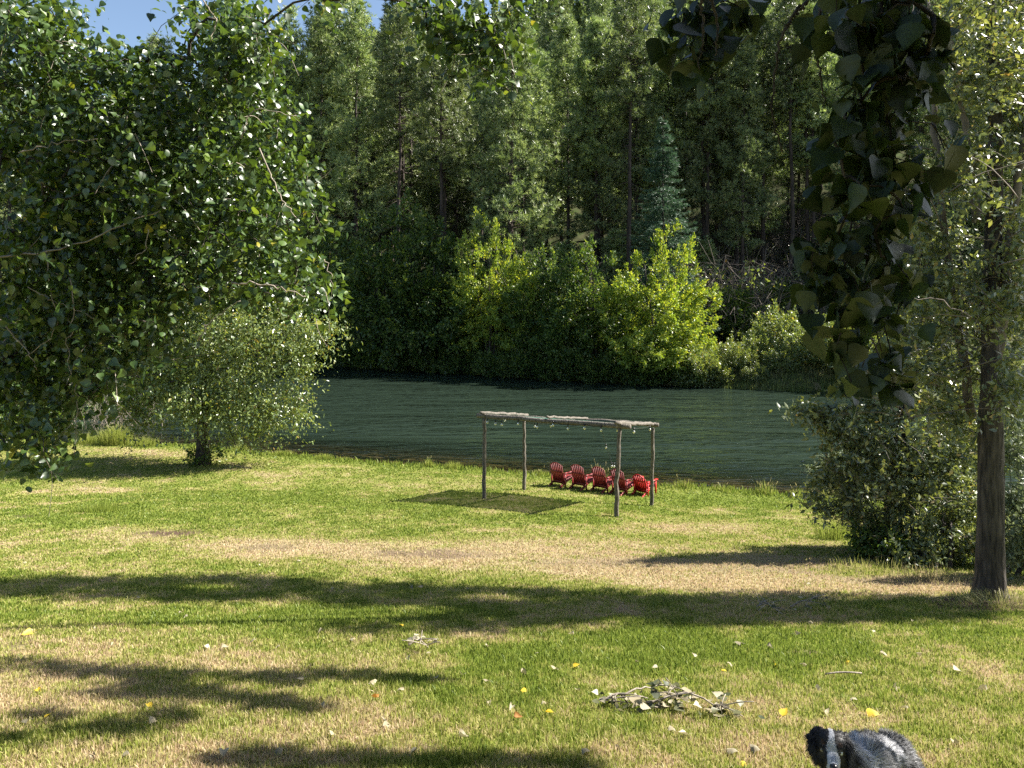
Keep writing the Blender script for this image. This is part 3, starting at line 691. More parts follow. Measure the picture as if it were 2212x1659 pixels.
# ------------------------------------------------------------------ big cottonwood at left, its boughs hanging into the picture
def bl(L, d, dd): return [(a, b, rx, ry, d + o, dd) for a, b, rx, ry, o in L]
BL1 = bl([(130, 20, 60, 35, 0), (420, 20, 50, 30, 0), (520, 110, 80, 60, .1), (60, 60, 130, 90, 0), (60, 200, 130, 110, .3), (190, 130, 90, 60, 0), (330, 170, 120, 70, .3), (480, 60, 75, 70, 0), (555, 60, 50, 60, .2), (500, 200, 100, 90, .3),
          (260, 290, 170, 100, 0), (560, 270, 90, 80, .4), (90, 360, 150, 100, .2), (420, 380, 160, 100, 0), (610, 370, 70, 80, .4), (200, 470, 180, 90, 0), (560, 480, 110, 80, .3),
          (380, 540, 170, 80, 0), (80, 560, 140, 90, 0), (620, 580, 75, 60, .3), (660, 640, 42, 40, .3), (480, 620, 110, 50, .2), (220, 630, 180, 70, 0), (80, 690, 120, 70, 0), (280, 710, 85, 60, 0),
          (540, 640, 60, 35, 0), (190, 770, 90, 60, 0), (70, 790, 100, 55, .2), (230, 840, 45, 40, 0), (110, 860, 50, 40, 0), (40, 880, 50, 40, 0), (90, 940, 40, 45, -.2), (85, 990, 30, 30, -.2), (95, 960, 30, 40, -.2), (10, 960, 35, 35, 0), (70, 900, 40, 40, 0), (150, 850, 60, 40, 0), (240, 800, 60, 50, 0), (300, 660, 60, 50, 0), (20, 830, 60, 60, 0), (330, 690, 45, 45, .1), (365, 755, 22, 32, 0),
          (680, 470, 25, 50, .3), (600, 180, 40, 30, .3), (700, 620, 16, 25, .3)], 6.3, .7)
BL2 = [(60, 320, 190, 200, 7.6, .5), (360, 330, 230, 150, 7.8, .5), (200, 600, 240, 120, 7.6, .5), (520, 480, 130, 110, 7.8, .4), (-250, 250, 200, 350, 7, 1.), (-200, 700, 170, 200, 6.8, .8)]
BLC = [(960, 25, 50, 28, 5.6, .15), (975, 95, 40, 32, 5.6, .15), (1045, 70, 36, 40, 5.6, .15), (1050, 140, 30, 34, 5.6, .12), (1075, 105, 18, 30, 5.6, .1), (1120, 2, 20, 8, 5.6, .1), (725, -5, 40, 14, 5.8, .15), (930, 60, 22, 20, 5.6, .1)]
# foliage of the same tree above the picture: throws the broken shade on the near grass
ABV = []
rr_ = rng_(64)
def over(px, py, h, r=(.8, .35, .3)):      # a clump whose shadow falls at a lawn place
    g = ground_at(px, py); return g + np.array([SD.x, SD.y, SD.z]) / SD.z * h, r
SH = [(0, 1440, 200, 1450, 12), (200, 1452, 420, 1456, 15), (430, 1462, 640, 1470, 11), (700, 1458, 940, 1474, 7), (640, 1468, 720, 1460, 5), (430, 1508, 560, 1518, 7), (540, 1522, 690, 1530, 9), (200, 1500, 420, 1500, 9), (330, 1525, 410, 1590, 10),
      (190, 1570, 300, 1585, 13), (0, 1600, 40, 1625, 20), (480, 1645, 900, 1655, 12), (900, 1652, 1250, 1664, 8), (280, 1480, 420, 1490, 6), (60, 1550, 130, 1548, 5)]
ap = []
for x0, y0, x1, y1, hw in SH:
    n_ = max(3, int(abs(x1 - x0) / 9))
    for t in rr_.random(n_):
        px, py = x0 + (x1 - x0) * t, y0 + (y1 - y0) * t + rr_.uniform(-hw, hw); g = ground_at(px, py)
        h = 8.4; p = g + np.array([SD.x, SD.y, SD.z]) / SD.z * h
        while p[2] < p[1] * (HY + 30) / F: h += .2; p = g + np.array([SD.x, SD.y, SD.z]) / SD.z * h
        ap.append(p)
ap = np.vstack(ap)
base = np.array([-8.6, 6.4, 0]); base[2] = gz(base[0], base[1])
T = path([base + [0, 0, -.2], base + [.3, 0, 3], base + [1.0, .1, 6.5], base + [2.2, .3, 10], base + [2.5, .3, 14]], 26)
rngc = rng_(65)
pts_all = np.vstack([blob_points(BL1, rngc, 11.5), blob_points(BL2, rngc, 3.2), blob_points(BLC, rngc, 16)])
cw = world_tree("cottonwood_tree", "large cottonwood whose dense glossy boughs hang over the left of the lawn", "tree", base, T, np.linspace(.42, .16, 26), [], 66, 0, 28, .22, .059, M_cotton,
           DELT_V * np.array([.88, 1, 1.3]), DELT_F, bark=M_bark, hang=.32, step=.25, tip=.0035, twigs=300, pts=pts_all, up=.22, zpen=.25, bn=14)
V, Fa, r, _ = leaves(ap, rng_(68), 16, .16, .085, DELT_V, DELT_F, .2)
mesh('upper_crown', V - base, Fa, M_cotton, cw, {'rnd': r})
lm = MB()
for x0, y0, x1, y1, hw in SH: pass
for ch_ in skeleton(T, np.linspace(.42, .16, 26), ap[::3], rng_(69), .5, .004, .1, .2): lm.tube(ch_[0], ch_[1], 4, cap=False)
lm.build('high_limb', M_bark, cw, base)
rt = rng_(67)
for P, r in [([(0, 555), (95, 545), (200, 515), (300, 470), (345, 455)], .009), ([(100, 545), (115, 640), (125, 700), (100, 740), (55, 770)], .006), ([(320, 495), (316, 540), (280, 570)], .005), ([(40, 330), (120, 310), (220, 300)], .006),
             ([(150, 600), (165, 690), (140, 740), (155, 810)], .006), ([(60, 1120 - 500), (120, 650), (210, 690)], .005), ([(500, 610), (600, 618), (660, 640)], .008), ([(560, 320), (600, 420), (640, 470)], .007), ([(430, 735), (445, 700), (520, 650)], .006), ([(700, 560), (718, 600), (712, 640)], .004),
             ([(430, -10), (470, 40), (455, 90)], .007), ([(0, 690), (60, 760), (80, 800)], .006), ([(165, 830), (168, 900), (162, 960), (160, 985)], .004), ([(520, 300), (545, 235), (640, 250)], .006)]:
    Q = np.array([W(a, b, 5.75) for a, b in P]); Q = path(Q, 16, .01, rt); tw = MB(); tw.tube(Q, np.linspace(r, r * .5, 16), 4); tw.build("bare_branch", M_twig, cw, base)

# ------------------------------------------------------------------ cottonwood overhead: boughs with large shaded leaves
RB = [(1890, 10, 120, 45), (1870, 90, 95, 50), (1960, 80, 85, 55), (1990, 150, 55, 40), (1900, 180, 75, 50), (1990, 200, 45, 40), (1870, 270, 65, 50), (1940, 290, 60, 50), (1850, 340, 75, 50), (1930, 370, 60, 45), (1850, 420, 75, 45), (1920, 450, 55, 45),
      (2040, 345, 30, 22), (1860, 500, 65, 45), (1810, 560, 60, 45), (1880, 580, 60, 45), (1950, 480, 35, 30), (1790, 620, 50, 40), (1870, 650, 55, 45), (1930, 590, 35, 30), (1830, 700, 50, 40), (1900, 720, 45, 40), (1860, 790, 45, 35), (1930, 800, 30, 30), (1930, 850, 30, 22), (1965, 640, 25, 20), (1750, 600, 30, 45), (1840, 850, 22, 25), (1800, 760, 25, 25)]
RB2 = [(1490, 15, 60, 30), (1520, 70, 55, 40), (1480, 110, 40, 40), (1545, 125, 40, 40), (1580, 30, 35, 25), (1515, 165, 28, 30), (1455, 60, 22, 25), (1610, 60, 14, 30), (1770, 45, 28, 22)]
base2 = np.array([5.4, -2.2, 0]); base2[2] = gz(base2[0], base2[1])
T2 = path([base2 + [0, 0, -.2], base2 + [-.2, .2, 2.6], [4.2, -.6, 2.6], [3.0, 1.4, 4.2], [1.8, 2.6, 4.6], [1.0, 3.0, 4.7]], 30)
rng2 = rng_(71)
def bp2(L, d, dd, n):
    o = []
    for a, b, rx, ry in L:
        for k in range(max(2, int(rx * ry * n / 1000))):
            v = norm(rng2.normal(size=3)) * rng2.random() ** .4; o.append(W(a + v[0] * rx, b + v[1] * ry - 18, d + v[2] * dd))
    return np.array(o)
low = np.vstack([bp2(RB, 2.45, .16, 1.7), bp2(RB2, 2.75, .12, 1.9)])
# unseen leaf clumps added over the camera side to shade the low boughs
cc = []
for k in range(230):
    t = rng2.uniform(1.6, 6.5); tgt = W(rng2.uniform(1450, 2060), rng2.uniform(-60, 860), 2.5)
    p = tgt + np.array([SD.x, SD.y, SD.z]) * t * 1.25
    px, py = proj(*p)
    if p[1] > .3 and (py > -60 and px < 2330): p = p + np.array([.3, 0, 1.6])
    px, py = proj(*p)
    if p[1] > .3 and (py > -60 and px < 2330): continue
    cc.append(p)
for k in range(900):
    p = np.array([rng2.uniform(-2.5, 6.5), rng2.uniform(-6, 1.3), rng2.uniform(.2, 5.2)]); px, py = proj(p[0], max(p[1], .01), p[2])
    if np.linalg.norm(p - [0, -.4, 0]) < 1.6: continue
    cc.append(p)
for k in range(7): cc.append(np.array([1.6, 3.35, -2.2]) + np.array([SD.x, SD.y, SD.z]) * (6.5 + rng2.random()) + rng2.normal(size=3) * .2)  # unseen leaf clump added to shade the dog's head
cc = [p for p in cc if p[1] < -.7 or p[2] - .75 > max(p[1] + .75, 0) * HY / F or p[0] - .75 > (p[1] + .75) * CX / F]
cc = np.array(cc)
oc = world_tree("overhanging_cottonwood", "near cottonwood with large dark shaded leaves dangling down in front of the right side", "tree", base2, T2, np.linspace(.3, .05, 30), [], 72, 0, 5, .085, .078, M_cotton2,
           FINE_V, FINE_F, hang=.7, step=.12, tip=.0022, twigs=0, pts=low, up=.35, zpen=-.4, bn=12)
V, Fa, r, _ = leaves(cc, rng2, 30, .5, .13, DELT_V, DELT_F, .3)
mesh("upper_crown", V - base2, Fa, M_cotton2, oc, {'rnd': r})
st = MB()
for P in ([(1905, -30), (1900, 120), (1895, 300), (1880, 480), (1862, 650), (1850, 760)], [(1950, -30), (1925, 150), (1912, 320), (1898, 450), (1880, 600), (1905, 760)], [(1850, -30), (1868, 120), (1862, 250), (1850, 420), (1830, 560), (1800, 640)],
          [(1640, 0), (1700, -30)], [(1730, 10), (1690, 70), (1672, 150), (1668, 260), (1690, 330)], [(1770, 20), (1765, 120), (1782, 220)], [(1510, -30), (1520, 60), (1512, 150)], [(1745, 0), (1720, 30), (1690, 70)], [(1530, -30), (1550, 60), (1545, 120)]):
    if len(P) < 3: continue
    Q = path([W(a, b, 2.5) for a, b in P], 26, .004, rng2); st.tube(Q, np.linspace(.0065, .0025, 26), 5)
st.build("hanging_stem", M_bark, oc, base2)

# ------------------------------------------------------------------ right hand tree with thick trunk, thicket round it
B3 = ground_at(2138, 1290); d3 = B3[1]
def at3(px, py, dd=0): return W(px, py, d3 + dd)
T3 = path([at3(2138, 1300), at3(2140, 1150), at3(2140, 1000), at3(2142, 850), at3(2140, 650, .2), at3(2150, 400, .3), at3(2150, 200, .4), at3(2140, 0, .5), at3(2100, -400, .8), at3(2090, -800, 1)], 44)
rad3 = np.interp(np.linspace(0, 1, 44), [0, .03, .3, .36, .6, 1], [.22, .19, .17, .14, .11, .05])
# shade caster: the high limbs of this tree above the picture
SH3 = []
for px in np.arange(-60, 2100, 42):
    yc = np.interp(px, [0, 500, 1100, 1500, 2000], [1272, 1272, 1302, 1322, 1318]); hw = np.interp(px, [0, 500, 1100, 1500, 2000], [22, 24, 28, 32, 24])
    for k in range(3):
        g = ground_at(px + rr_.normal() * 14, yc + rr_.uniform(-hw, hw) * .9)
        h = max(12.2, 0) + rr_.uniform(-.6, 1.2)
        # keep above the picture
        p = g + np.array([SD.x, SD.y, SD.z]) / SD.z * h
        need = p[1] * (HY + 40) / F
        if p[2] < need: h += (need - p[2]) * 1.15; p = g + np.array([SD.x, SD.y, SD.z]) / SD.z * h
        SH3.append(p)
SH3 = np.array(SH3)
R3 = [(2140, 60, 120, 110, d3, 1.), (2180, 240, 90, 110, d3, 1.), (2080, 180, 50, 70, d3, .6), (2110, 380, 90, 90, d3, .9), (2000, 520, 70, 110, d3 + .5, .8), (2170, 480, 70, 90, d3, .8), (2060, 640, 100, 100, d3 + .3, .8), (2190, 650, 50, 90, d3 - .4, .6),
      (1980, 760, 90, 80, d3 + .4, .8), (2120, 770, 90, 70, d3 + .6, .7), (2190, 850, 40, 90, d3 - .5, .4), (2060, 900, 80, 70, d3 + .6, .7), (2240, 300, 40, 300, d3 + .5, .5)]
t3 = world_tree("riverside_tree", "tall tree at the right edge with thick dark furrowed trunk and twiggy speckled crown", "tree", B3, T3, rad3, R3, 81, 7.5, 2, .34, .095, M_thick,
           LAN_V * np.array([1.8, 1, 1]), LAN_F, hang=.25, step=.25, tip=.004, twigs=240, bn=16, flare=.3, sprig=9, up=.1)
V, Fa, r, _ = leaves(SH3, rng_(82), 150, .42, .14, DIA_V * np.array([1.6, 1, 1]), DIA_F, .2)
mesh("high_crown", V - B3, Fa, M_willow, t3, {'rnd': r})
# second and third stem beside it
m2 = MB(); rq = rng_(83)
m2.tube(path([at3(2100, 900, .5), at3(2060, 640, .6), at3(2030, 420, .7), at3(2015, 200, .8), at3(2000, -60, .8)], 24, .02, rq), np.linspace(.075, .03, 24), 7)
m2.tube(path([at3(2150, 780, .2), at3(2180, 560, .1), at3(2200, 380, 0), at3(2225, 200, 0)], 20, .02, rq), np.linspace(.09, .04, 20), 7)
m2.tube(path([at3(2110, 480, .2), at3(2095, 330, .2), at3(2065, 180, .3), at3(2050, 60, .3)], 20, .02, rq), np.linspace(.07, .03, 20), 7)
for k in range(90):
    px, py = rq.uniform(1940, 2215), rq.uniform(0, 950); p = at3(px, py, rq.normal() * .6); L = rq.uniform(.4, 1.6); a = rq.normal(size=3); a[2] = abs(a[2]) * .6
    m2.tube(path([p, p + norm(a) * L * .5 + [0, 0, .1], p + norm(a) * L], 7, .015, rq), np.linspace(.011, .004, 7), 3)
m2.build("side_stem", M_dtwig, t3, B3)

d5 = 15.2
def shrub(name, lab, cat, px, d, blobs, seed, dens, mat, size, R=.3, nleaf=2, sprig=7, tv=LAN_V * np.array([1.8, 1, 1]), twigs=60, hang=.2, stems=4, ground=None):
    x = (px - CX) / F * d; b = np.array([x, d, float(gz(x, d))]); rng = rng_(seed); root = thing(name, lab, cat, b)
    a = blob_points(blobs, rng, dens); mb = MB(); top = a[:, 2].max()
    for k in range(stems):
        sel = a[k::stems]; e = sel.mean(0) + [0, 0, .2]; e0 = b + np.array([rng.normal() * .3, rng.normal() * .2, -.1]); T = path([e0, (e0 + e) / 2 + rng.normal(size=3) * .1, e], 10)
        R_ = np.linspace(.05, .02, 10); mb.tube(T, R_, 6); add_chains(mb, skeleton(T, R_, sel, rng, .25, .005), 0, 3)
    mb.build("stem", M_bark, root, b)
    if twigs:
        tb = MB()
        for k in range(twigs):
            p = a[rng.integers(len(a))]; L = R * (1 + 1.6 * rng.random()); dd = norm(rng.normal(size=3)); tb.tube(lin(p, p + dd * L, 4) + rng.normal(size=(4, 3)) * .02, .004, 3, cap=False)
        tb.build("twig", M_dtwig, root, b)["kind"] = "stuff"
    q = []
    for p in a:
        for k in range(sprig):
            dd = norm(rng.normal(size=3) + [0, 0, .15]); L = R * (.7 + .9 * rng.random())
            for t in np.linspace(.1, 1, 5): q.append(p + dd * L * t + [0, 0, -.2 * L * t * t])
    V, Fa, r, _ = leaves(np.array(q), rng, nleaf, R * .15, size, tv, LAN_F, hang)
    mesh("foliage", V - b, Fa, mat, root, {'rnd': r}); return root
shrub("alder_shrub", "tall shrub at the picture's right border behind the thick trunk", "shrub", 2330, 17,
      [(2330, 900, 120, 200, 17, .9), (2340, 560, 120, 160, 17, .9), (2250, 1000, 70, 110, 17, .7), (2190, 720, 40, 120, 17.3, .6), (2420, 700, 80, 300, 17.5, .8)], 90, 7, M_thick, .13, .4, twigs=120, stems=6)
shrub("alder_shrub", "tall leafy shrub at the right water edge, one tip reaching over the river", "shrub", 1960, 15.5,
      [(1900, 960, 100, 70, 15.2, .9), (1990, 1010, 100, 90, 15, .9), (1850, 1030, 90, 60, 15.3, .8), (1880, 900, 50, 40, 15.5, .5), (1930, 780, 60, 50, 15.7, .6), (1840, 870, 30, 25, 15.4, .3), (1785, 1010, 40, 50, 15.4, .5), (1800, 900, 35, 30, 15.4, .4), (1940, 690, 60, 60, 15.8, .6), (1880, 820, 50, 45, 15.6, .5), (2000, 640, 60, 60, 15.8, .6), (2050, 560, 60, 80, 15.8, .6), (1770, 1075, 30, 40, 15.6, .4), (2080, 1000, 60, 110, 15.2, .8), (1940, 850, 100, 60, 15.6, .8), (1800, 940, 30, 25, 15.4, .3), (1735, 885, 26, 12, 15.4, .2), (1775, 905, 25, 14, 15.4, .2), (1950, 1110, 90, 50, 15, .7), (2050, 1110, 70, 60, 15, .7), (2050, 820, 70, 60, 15.6, .8), (1990, 760, 60, 60, 15.6, .6), (2060, 720, 60, 50, 15.8, .6), (1850, 960, 60, 45, 15.3, .6)],
      91, 10, M_thick, .12, .36, twigs=140, stems=6)
shrub("grey_willow", "fine leaved grey green willow bush leaning over the river bank below the taller shrub", "shrub", 1860, 16.3,
      [(1820, 1020, 55, 45, 16.5, .5), (1850, 1090, 60, 45, 16.3, .5), (1800, 1100, 35, 30, 16.5, .4), (1890, 1140, 60, 35, 16, .5)], 92, 26, M_grey, .085, .28, sprig=11, nleaf=3, tv=LAN_V, stems=5, hang=0)
shrub("thicket_shrub", "low dark shrub at the foot of the thicket where the lawn ends", "shrub", 1900, 14.6,
      [(1870, 1150, 45, 38, 14.9, .4), (1950, 1185, 70, 38, 14.4, .4), (1850, 1190, 30, 22, 14.9, .3)], 93, 22, M_alder, .09, .26, sprig=9, stems=5)
shrub("thicket_shrub", "dense dark undergrowth between the low dark shrub and the thick trunk", "shrub", 2040, 13.9,
      [(2040, 1170, 80, 55, 14, .4), (2080, 1090, 55, 60, 14.2, .4), (1990, 1200, 60, 28, 13.8, .3)], 94, 20, M_thick, .09, .28, sprig=9, stems=5)
shrub("thicket_shrub", "grey green bush just right of the thick trunk", "shrub", 2210, 12.8,
      [(2200, 1090, 40, 70, 12.9, .4), (2215, 1190, 55, 50, 12.6, .3), (2290, 1120, 60, 100, 12.6, .4), (2200, 960, 35, 70, 13, .4), (2340, 1010, 90, 150, 14.2, .5), (2480, 980, 90, 170, 14.6, .5)], 95, 24, M_grey, .08, .26, sprig=9, stems=4)
shrub("background_alder", "leafy bush far behind the thick trunk, closing the right side of the river view", "shrub", 2150, 26,
      [(2080, 940, 110, 110, 26, 1.), (2190, 890, 90, 120, 26, 1.), (2280, 880, 90, 130, 26, 1.)], 96, 4.2, M_willow, .17, .5, sprig=10, nleaf=3, stems=6, twigs=200)
# left bank bushes beyond the boughs
LS = make_bush(97, "riverside_bush", "bright green bush on the near bank at the far left edge", "shrub", 4.2, 5, 130, 40, .17, M_alder, None, .6, .4, tr=.05, stems=5)
LS.location = tuple(np.array([(45 - CX) / F * 43, 43, -8.1])); 
dup(LS, ((150 - CX) / F * 50, 50, -8.6), 2, .7, "green bush at the waterline seen under the left boughs")
bb = make_brush(98); bb['label'] = "bare pale dead branches at the water left of the small lawn tree"; bb['category'] = "dead branches"; del bb['group']
for c_ in bb.children:
    if c_.name.startswith("foliage"): bpy.data.objects.remove(c_)
    else: c_.data = c_.data.copy(); c_.data.materials[0] = M_twig
bb.location = ((255 - CX) / F * 46, 46, -8.6); bb.scale = (.6, .6, .75)
# ------------------------------------------------------------------ lawn grass blades
def blades():
    rng = rng_(101); m = 700000
    u = rng.random(m); d = 3.6 * (44 / 3.6) ** u                       # even over the picture rows, roughly
    wx = (1.0 + 1.6 / d) * 1180 / F
    x = rng.uniform(-1, 1, m) * wx * d
    keep = (d < np.interp(x, SX, SY) + .25); x = x[keep]; d = d[keep]
    n = len(x); z = gz(x, d); dry, soil = lawn_attr(x, d, z)
    k2 = rng.random(n) > soil * .8; x, d, z, dry = x[k2], d[k2], z[k2], dry[k2]; n = len(x)
    px_ = d / 711.
    edge = smooth(1.4, .2, np.interp(x, SX, SY) - d)
    clump = fbm(x * 2.2, d * 2.2)
    H = (.030 + .026 * rng.random(n)) * (.65 + .8 * clump) * (1 - .25 * dry) + edge * rng.random(n) ** 2 * .22
    H = np.maximum(H, px_ * .9 * rng.uniform(.6, 1.4, n)); w = np.maximum(.0035 + .002 * rng.random(n), px_ * .55)
    az = rng.random(n) * 6.283; ln = rng.normal(size=n) * .35; l2 = rng.random(n) * 6.283
    sx, sy = np.cos(az) * w, np.sin(az) * w
    lx, ly = np.cos(l2) * np.abs(ln) * H, np.sin(l2) * np.abs(ln) * H
    V = np.zeros((n, 5, 3))
    V[:, 0] = np.stack([x - sx, d - sy, z - .004], 1); V[:, 1] = np.stack([x + sx, d + sy, z - .004], 1)
    V[:, 2] = np.stack([x - sx * .7 + lx * .35, d - sy * .7 + ly * .35, z + H * .6], 1); V[:, 3] = np.stack([x + sx * .7 + lx * .35, d + sy * .7 + ly * .35, z + H * .6], 1)
    V[:, 4] = np.stack([x + lx * 1.2, d + ly * 1.2, z + H], 1)
    b = (np.arange(n) * 5)[:, None]
    f4 = b + np.array([[0, 1, 3, 2]]); f3 = b + np.array([[2, 3, 4]])
    tone = np.clip(dry + (rng.random(n) - .5) * .75, 0, 1)
    m_, nt, bs = newmat("grass blade")
    a1 = N(nt, "ShaderNodeAttribute", attribute_name="tone"); r = ramp(nt, [(0, (.13, .18, .026)), (.3, (.25, .295, .05)), (.55, (.35, .34, .10)), (.8, (.44, .37, .18)), (1, (.48, .36, .23))], a1.outputs["Fac"])
    nt.links.new(r.outputs[0], bs.inputs["Base Color"]); bs.inputs["Roughness"].default_value = .5; bs.inputs["Specular IOR Level"].default_value = .35
    tr = N(nt, "ShaderNodeBsdfTranslucent"); nt.links.new(r.outputs[0], tr.inputs[0]); ms = N(nt, "ShaderNodeMixShader"); ms.inputs[0].default_value = .4
    nt.links.new(bs.outputs[0], ms.inputs[1]); nt.links.new(tr.outputs[0], ms.inputs[2]); nt.links.new(ms.outputs[0], nt.nodes["Material Output"].inputs[0])
    o = mesh("grass", V.reshape(-1, 3), [f4, f3], m_, None, {'tone': np.repeat(tone, 5)})
    tag(o, "short mown lawn grass with green and straw dry patches", "grass", kind="stuff"); return m_
M_grass = blades()

def grass_clump(label, loc, R, H, n, seed, w=.006, tone=(.1, .4), cat="grass clump", name="grass_clump", lean=.35, seedheads=0, group=None):
    rng = rng_(seed); V = []; f4 = []; f3 = []; tn = []
    for k in range(n):
        a = rng.random() * 6.283; r = R * rng.random() ** .7; p = np.array([math.cos(a) * r, math.sin(a) * r * .7, 0]); h = H * (.35 + .65 * rng.random()) * (1 - .4 * r / R)
        dd = np.array([math.cos(a), math.sin(a), 0]) * lean * h * (rng.random() + .2) + rng.normal(size=3) * .08 * h; dd[2] = 0
        s = rng.normal(size=3); s[2] = 0; s = norm(s) * w
        b = len(V); top = p + dd + np.array([0, 0, h * .95])
        V += [p - s, p + s, p + dd * .3 - s * .9 + [0, 0, h * .55], p + dd * .3 + s * .9 + [0, 0, h * .55], top]
        f4.append([b, b + 1, b + 3, b + 2]); f3.append([b + 2, b + 3, b + 4]); tn += [rng.uniform(*tone)] * 5
        if k < seedheads:
            for q in range(6):
                c = p + dd * (1.0 + q * .06) + np.array([0, 0, h * (1.0 + .05 * q)]); b = len(V); e = rng.normal(size=3) * .02
                V += [c - s * 1.6, c + s * 1.6, c + e + [0, 0, .05 * H + .02]]; f3.append([b, b + 1, b + 2]); tn += [.75] * 3
    o = mesh(name, np.array(V), [np.array(f4), np.array(f3)], M_grass, None, {'tone': np.array(tn)}); o.location = tuple(loc); tag(o, label, cat, group); return o
def shore_at(px, back=.3):
    ds = np.arange(20, 60, .05); x = (px - CX) / F * ds; k = np.argmax(ds > np.interp(x, SX, SY) - back); return np.array([x[k], ds[k], float(gz(x[k], ds[k]))])
SG = [(250, .9, 1.6, 900, "tallest light green grass clump on the bank left of the small lawn tree", 0), (190, .9, .8, 500, "tall grass on the bank near the left edge of the open water view", 0), (310, .8, .8, 450, "bank grass clump just left of the small lawn tree shade", 0),
      (700, .5, .4, 200, "small grass tuft at the water edge right of the small lawn tree", 0), (610, .7, .35, 260, "light grass tuft on the bank edge behind and right of the small lawn tree", 8), (520, .4, .55, 150, "grass tuft on the bank edge closest to the small lawn tree", 0),
      (925, .3, .55, 120, "small weedy tuft at the water edge left of the pergola", 4), (980, .45, .5, 200, "rounded light green tuft at the water edge left of the pergola post", 0), (1165, .4, .4, 150, "tuft at the water edge left of the row of red chairs", 5), (1300, .25, .9, 40, "tall leaning pale weed at the water edge between the red chairs", 12),
      (1480, .5, .5, 160, "tuft at the water edge just right of the last red chair", 8), (1560, .5, .35, 160, "low grass tuft on the bank edge right of the pergola", 5), (1655, .4, .75, 120, "seeding grass tuft on the bank edge half way between pergola and thicket", 14), (1730, .5, .5, 140, "bank edge grass with seed heads near the thicket", 8), (1780, .5, .6, 160, "tall bank grass touching the grey willow", 12)]
for i, (px, R, H, n, lab, sh) in enumerate(SG):
    p = shore_at(px, .2 if px > 400 else .6); grass_clump(lab, p, R, H, n, 200 + i, .009, (.12, .5), seedheads=sh)
grass_clump("dark green tuft of long grass standing in the left lawn below the small tree shadow", ground_at(212, 1105), .65, .42, 420, 230, .006, (.0, .3))
grass_clump("small flat dark tuft beside the long grass tuft in the left lawn", ground_at(155, 1108), .35, .2, 160, 231, .006, (.0, .25))
grass_clump("long grass at the foot of the near right pergola post", ground_at(1318, 1112), .14, .5, 40, 232, .006, (0, .3))
grass_clump("bright tall grass at the lawn end against the low dark shrub", ground_at(1812, 1165), .6, .75, 420, 233, .006, (.05, .4))
grass_clump("straw coloured tall grass in the shade under the thicket", ground_at(1890, 1238), .9, .28, 260, 234, .004, (.3, .7))
grass_clump("dry grass litter heaped round the foot of the thick trunk", ground_at(2160, 1312), .8, .16, 900, 235, .004, (.45, .75), lean=1.8)
grass_clump("dry grass in the shade left of the thick trunk", ground_at(2010, 1255), .7, .3, 300, 236, .004, (.6, .95))

# ------------------------------------------------------------------ pergola of rough poles
G = {k: ground_at(*v) for k, v in {'FL': (1046, 1078), 'FR': (1331, 1117), 'BL': (1132, 1058), 'BR': (1408, 1093)}.items()}
TP = {'FL': (1046, 903), 'FR': (1339, 925), 'BL': (1132, 906), 'BR': (1411, 926)}
top = {k: W(*TP[k], G[k][1]) for k in G}
base = G['FL'].copy(); rp = rng_(111)
pg = thing("pergola", "rustic pergola of thin weathered poles with a green shade cloth on the lawn", "pergola", base)
def pole(name, P, r0, r1, seed):
    rng = rng_(seed); Q = path(P, 14, .012, rng); mb = MB(); mb.tube(Q, np.linspace(r0, r1, 14), 9, jit=.2, rng=rng)
    for k in range(3):
        i = rng.integers(2, 12); mb.tube(lin(Q[i], Q[i] + norm(rng.normal(size=3)) * .1, 3), [.02, .015, .008], 5)
    return mb.build(name, M_log, pg, base)
for i, k in enumerate(G): pole("post", [G[k] - [0, 0, .2], (G[k] + top[k]) / 2 + rp.normal(size=3) * .02, top[k] + [0, 0, .02]], .075, .062, 300 + i)
def beam(a, b, ea, eb, dz, r0, r1, seed):
    v = norm(b - a); pole("beam", [a - v * ea + [0, 0, dz], b + v * eb + [0, 0, dz]], r0, r1, seed)
beam(top['FL'], top['FR'], .3, .35, .07, .075, .085, 311)
mb_ = (top['BL'] + top['BR']) / 2
beam(top['BL'], mb_, .2, .3, .08, .075, .07, 312); beam(mb_, top['BR'], .35, .2, .15, .07, .075, 313)
beam(top['FL'], top['BL'], .3, .35, .18, .055, .06, 314); beam(top['FR'], top['BR'], .45, .35, .17, .06, .065, 315)
beam((top['FL'] + top['FR']) / 2, mb_, .1, .15, .2, .045, .05, 316)
def clothmat():
    m, nt, b = newmat("shade cloth"); b.inputs["Base Color"].default_value = (.035, .11, .075, 1); b.inputs["Roughness"].default_value = .8
    tp = N(nt, "ShaderNodeBsdfTransparent"); ms = N(nt, "ShaderNodeMixShader"); ms.inputs[0].default_value = .22
    nt.links.new(b.outputs[0], ms.inputs[1]); nt.links.new(tp.outputs[0], ms.inputs[2]); nt.links.new(ms.outputs[0], nt.nodes["Material Output"].inputs[0]); return m
U, Vv, Fc = grid(np.linspace(0, 1, 29), np.linspace(0, 1, 29)); U, Vv = U[:, None], Vv[:, None]
Q = (top['FL'] * (1 - U) + top['FR'] * U) * (1 - Vv) + (top['BL'] * (1 - U) + top['BR'] * U) * Vv
sag = np.abs(np.sin(U[:, 0] * math.pi * 2)) * np.sin(Vv[:, 0] * math.pi); Q[:, 2] += .12 - .16 * sag + .02 * fbm(U[:, 0] * 7, Vv[:, 0] * 7)
mesh("shade_cloth", Q - base, Fc, clothmat(), pg, smooth_=True)
